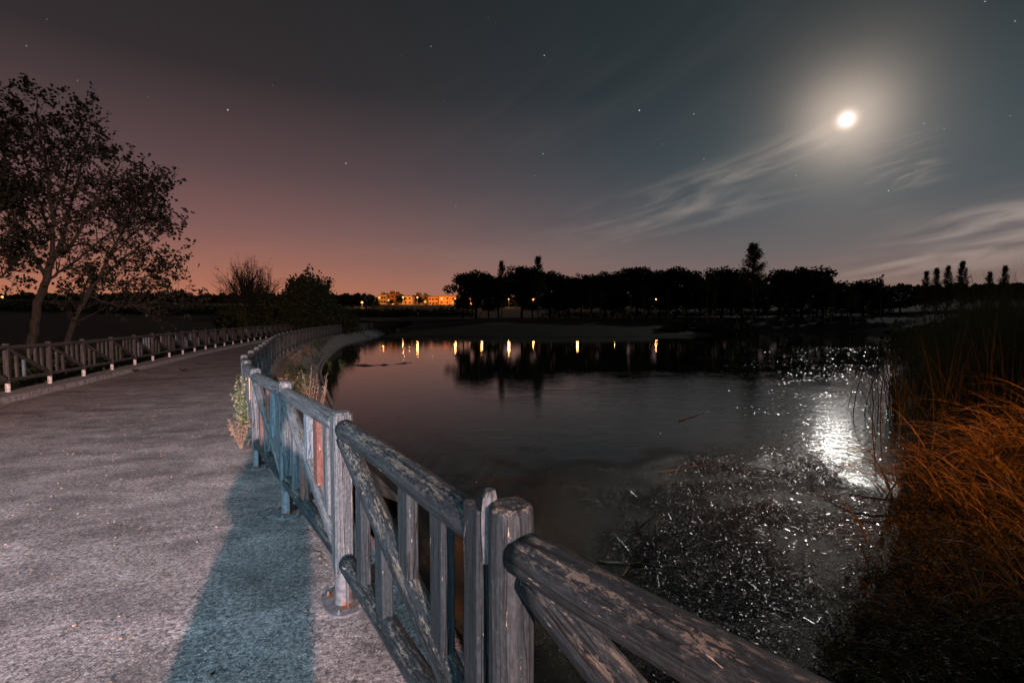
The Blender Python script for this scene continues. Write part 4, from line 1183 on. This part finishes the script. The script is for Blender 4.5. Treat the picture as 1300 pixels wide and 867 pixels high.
floating('floating_branch', [W3(1236,662,WZ+.03), W3(1160,655,WZ+.03), W3(1110,655,WZ+.04), W3(1072,648,WZ+.05), W3(1058,640,WZ+.06)], .016, 'twiggy dark branch in the moon glitter near the reeds', twigs=9)
floating('floating_branch', [W3(1078,627), W3(1110,632), W3(1160,636)], .010, 'thin straight branch just above the twiggy one')
floating('floating_reed', [W3(862,534), W3(880,529), W3(893,524)], .014, 'pale short reed floating alone in mid pond', m=FLOP)
floating('floating_branch', [W3(835,600), W3(880,592), W3(925,586)], .008, 'pale thin stalk at the upper rim of the floating debris', m=FLOP)
floating('floating_branch', [W3(833,680), W3(834,655), W3(832,640)], .007, 'short upright-looking stick in the left part of the debris', m=FLOP)
floating('floating_branch', [W3(812,670), W3(830,655), W3(862,645)], .008, 'slanting brown stick in the left part of the debris')
floating('floating_branch', [W3(760,712), W3(820,716), W3(880,720)], .009, 'brown stalk lying level behind the nearest rail', m=DRY)

# ---- weeds
random.seed(200)
plant('green_weed', on(311,556,-.03), .98, 'bright green weed with mauve buds growing up the road side of the fence', 'weed', 10, .20, 260, .042, WEED, .4)
plant('dry_weed', on(306,566,-.03), .5, 'dry brown weed tangle at the foot of the green one', 'weed', 14, .5, 160, .03, DRY)
def on_bank(px, py, t): return on(px, py, -.25-.6*t)
plant('dry_weed', at(404,520,6.2)-Vector((0,0,.05)), .62, 'dry pinkish branching weed on the bank just behind the nearest posts', 'weed', 7, .45, 120, .012, DRY)
plant('dry_weed', at(392,515,6.9), .62, 'dry thin weed left of the pinkish branching one', 'weed', 5, .35, 70, .012, DRY)
plant('road_weed', on(232,470,-.22), .16, 'small dark weed growing in the middle of the road', 'weed', 10, 1.5, 60, .05, BUSH)
plant('road_weed', on(172,471,-.22), .20, 'low weed growing against the left kerb', 'weed', 9, 1.4, 60, .05, BUSH)
plant('road_weed', on(202,449,-.15), .45, 'leafy weed behind the rails of the left fence', 'weed', 6, .5, 60, .05, WEED)
k = 0
for (y_, o_, h_, m_, lab) in [(8.6,.45,.75,WEED,'green weed right behind the fence, nearest of the bank weeds'),(10.2,.7,.6,WEED,'leafy weed on top of the bank, second behind the fence'),(11.8,.6,.7,DRY,'brown weed on top of the bank among green ones'),(13.6,.9,.6,WEED,'spreading green weed at the shoulder of the bank'),(16,.8,.7,BUSH,'dark weed at the top of the bank where the fence turns'),(18.5,1.2,.6,BUSH,'dark tuft halfway down the concrete bank'),(21,.8,.8,DRY,'dry tuft at the bank top, farther along'),(24,1.5,.9,BUSH,'dark rounded tuft standing on the bank slope'),(27,1.0,.8,DRY,'rusty weed on the far bank shoulder'),(31,1.2,1.0,BUSH,'dark bush at the far bend of the bank'),(35,1.0,1.0,BUSH,'last dark bush along the bank before the field')]:
    i = min(range(len(RC)), key=lambda j: abs(RC[j].y-y_)); q = normal_off(RC, o_)[i]
    t_ = (o_-.4)/1.75
    plant('bank_weed', (q.x, q.y, (zr(q.y)-.02)*(1-t_)+(WZ-.22)*t_), h_, lab, 'weed', 10, .7, 120, .06, m_, group='weeds along the bank')
for (x_, y_, lab) in [(-8.3,23.5,'small green reed tuft rising from the water beside the bank'),(-9.4,24.8,'thin green tuft where the long branch meets the bank')]:
    plant('water_tuft', (x_, y_, WZ-.05), .6, lab, 'reed tuft', 12, .3, 20, .08, WEED)
# verge of weeds hugging the foot of both fences
random.seed(201); g = MB()
for i in range(2600):
    right_ = random.random() < .6; y = random.uniform(7.5, 45)
    cv = RC if right_ else LC; x = xat(cv, y) + (random.gauss(.55,.25) if right_ else random.gauss(-.35,.15))
    a = random.uniform(0,6.28); z = zr(y)-.05
    if noise.noise(Vector((x*1.2, y*.7, 0))) < -.05: continue
    g.blade((x, y, z-.1), (math.cos(a)*.4, math.sin(a)*.4, 1), random.uniform(.15,.5), random.uniform(.008,.018), Vector((math.cos(a)*.4, math.sin(a)*.4, -.5)), Vector((-math.sin(a), math.cos(a), 0)), 3)
tag(g.build('verge_grass', BANKL), 'rough grass at the foot of the fences', 'grass', kind='stuff')
# grit and dead leaves on the road
random.seed(202); g = MB()
for i in range(1500):
    y = random.uniform(1.2, 10)**1.0; x = random.uniform(xat(LC, y)+.4, xat(RC, y)+.2); z = zr(y)+.004
    s_ = random.uniform(.004,.012)
    if random.random() < .7:
        g.box((x, y, z+s_*.3), (s_*random.uniform(.7,1.4), s_, s_*.7), Matrix.Rotation(random.uniform(0,3), 3, 'Z'))
    else:
        t = Vector((random.uniform(-1,1), random.uniform(-1,1), .15)).normalized(); g.leaf(Vector((x,y,z+.006)), Vector((.2,.1,1)).normalized(), t, random.uniform(.02,.05), .012)
tag(g.build('road_grit', DRY), 'grit and scraps of dead leaf strewn over the road', 'grit', kind='stuff')

# ---- the photographer behind the camera, whose shadow lies across the path
CLOTH = simple('dark_jacket', (.03,.035,.045,1), (.05,.055,.07,1), 6, bstr=.2); SKINM = simple('skin', (.42,.27,.20,1), (.50,.33,.25,1), 8, bstr=0); HAIR = simple('dark_hair', (.02,.015,.01,1), (.04,.03,.02,1), 30)
def person():
    V = []; Rr = []; E = []
    def n(p, r, par=None):
        V.append(p); Rr.append(r); i = len(V)-1
        if par is not None: E.append((par, i))
        return i
    pel = n((0,0,.95), .17); ab = n((0,0,1.12), .145, pel); ch = n((0,-.01,1.33), .165, ab); nk = n((0,.0,1.48), .06, ch); hb = n((0,.02,1.57), .085, nk); hd = n((0,.025,1.67), .09, hb); n((0,.02,1.74), .06, hd)
    for s in (-1, 1):
        h = n((.12*s,0,.90), .14, pel); k = n((.14*s,.02,.50), .14, h); a = n((.15*s,-.01,.10), .085, k); f = n((.14*s,.05,.045), .045, a); n((.155*s,.17,.035), .035, f)
        sh = n((.19*s,-.01,1.40), .062, ch); el = n((.25*s,-.05,1.12), .045, sh); wr = n((.21*s,.17,1.02), .030, el); pm = n((.19*s,.235,1.01), .034, wr)
        for q, (dx, L) in enumerate([(-.03,.065),(-.01,.08),(.012,.075),(.032,.058)]):
            a1 = n((.19*s+dx, .275, 1.01), .0095, pm); a2 = n((.19*s+dx, .275+L*.55, .995), .009, a1); n((.19*s+dx, .275+L*.8, .965), .008, a2)
        t1 = n((.19*s-.045*s, .245, 1.02), .011, pm); n((.19*s-.06*s, .285, 1.02), .009, t1)
    me = bpy.data.meshes.new('body'); me.from_pydata(V, E, []); me.update()
    o = link('person', me, None, Vector((-.07, -.66, 0)))
    sk = o.modifiers.new('skin', 'SKIN'); sl = me.skin_vertices[0].data if me.skin_vertices else None
    if sl is None:
        bm = bmesh.new(); bm.from_mesh(me); bm.verts.layers.skin.verify(); bm.to_mesh(me); bm.free(); sl = me.skin_vertices[0].data
    for i, r_ in enumerate(Rr): sl[i].radius = (r_*(1.25 if i in (1,2) else 1), r_)
    sl[0].use_root = True
    ss = o.modifiers.new('sub', 'SUBSURF'); ss.levels = 2; ss.render_levels = 2
    me.materials.append(CLOTH)
    tag(o, 'person in a dark jacket standing just behind the camera, casting the long shadow', 'person')
    bm = bmesh.new(); bmesh.ops.create_icosphere(bm, subdivisions=3, radius=.112); 
    for v_ in bm.verts:
        v_.co.z *= 1.1; 
        if v_.co.y > .05 and v_.co.z < .02: v_.co *= .8
    m2 = bpy.data.meshes.new('hair'); bm.to_mesh(m2); bm.free(); m2.materials.append(HAIR); link('hair', m2, o, Vector((0,.005,1.68)))
person()
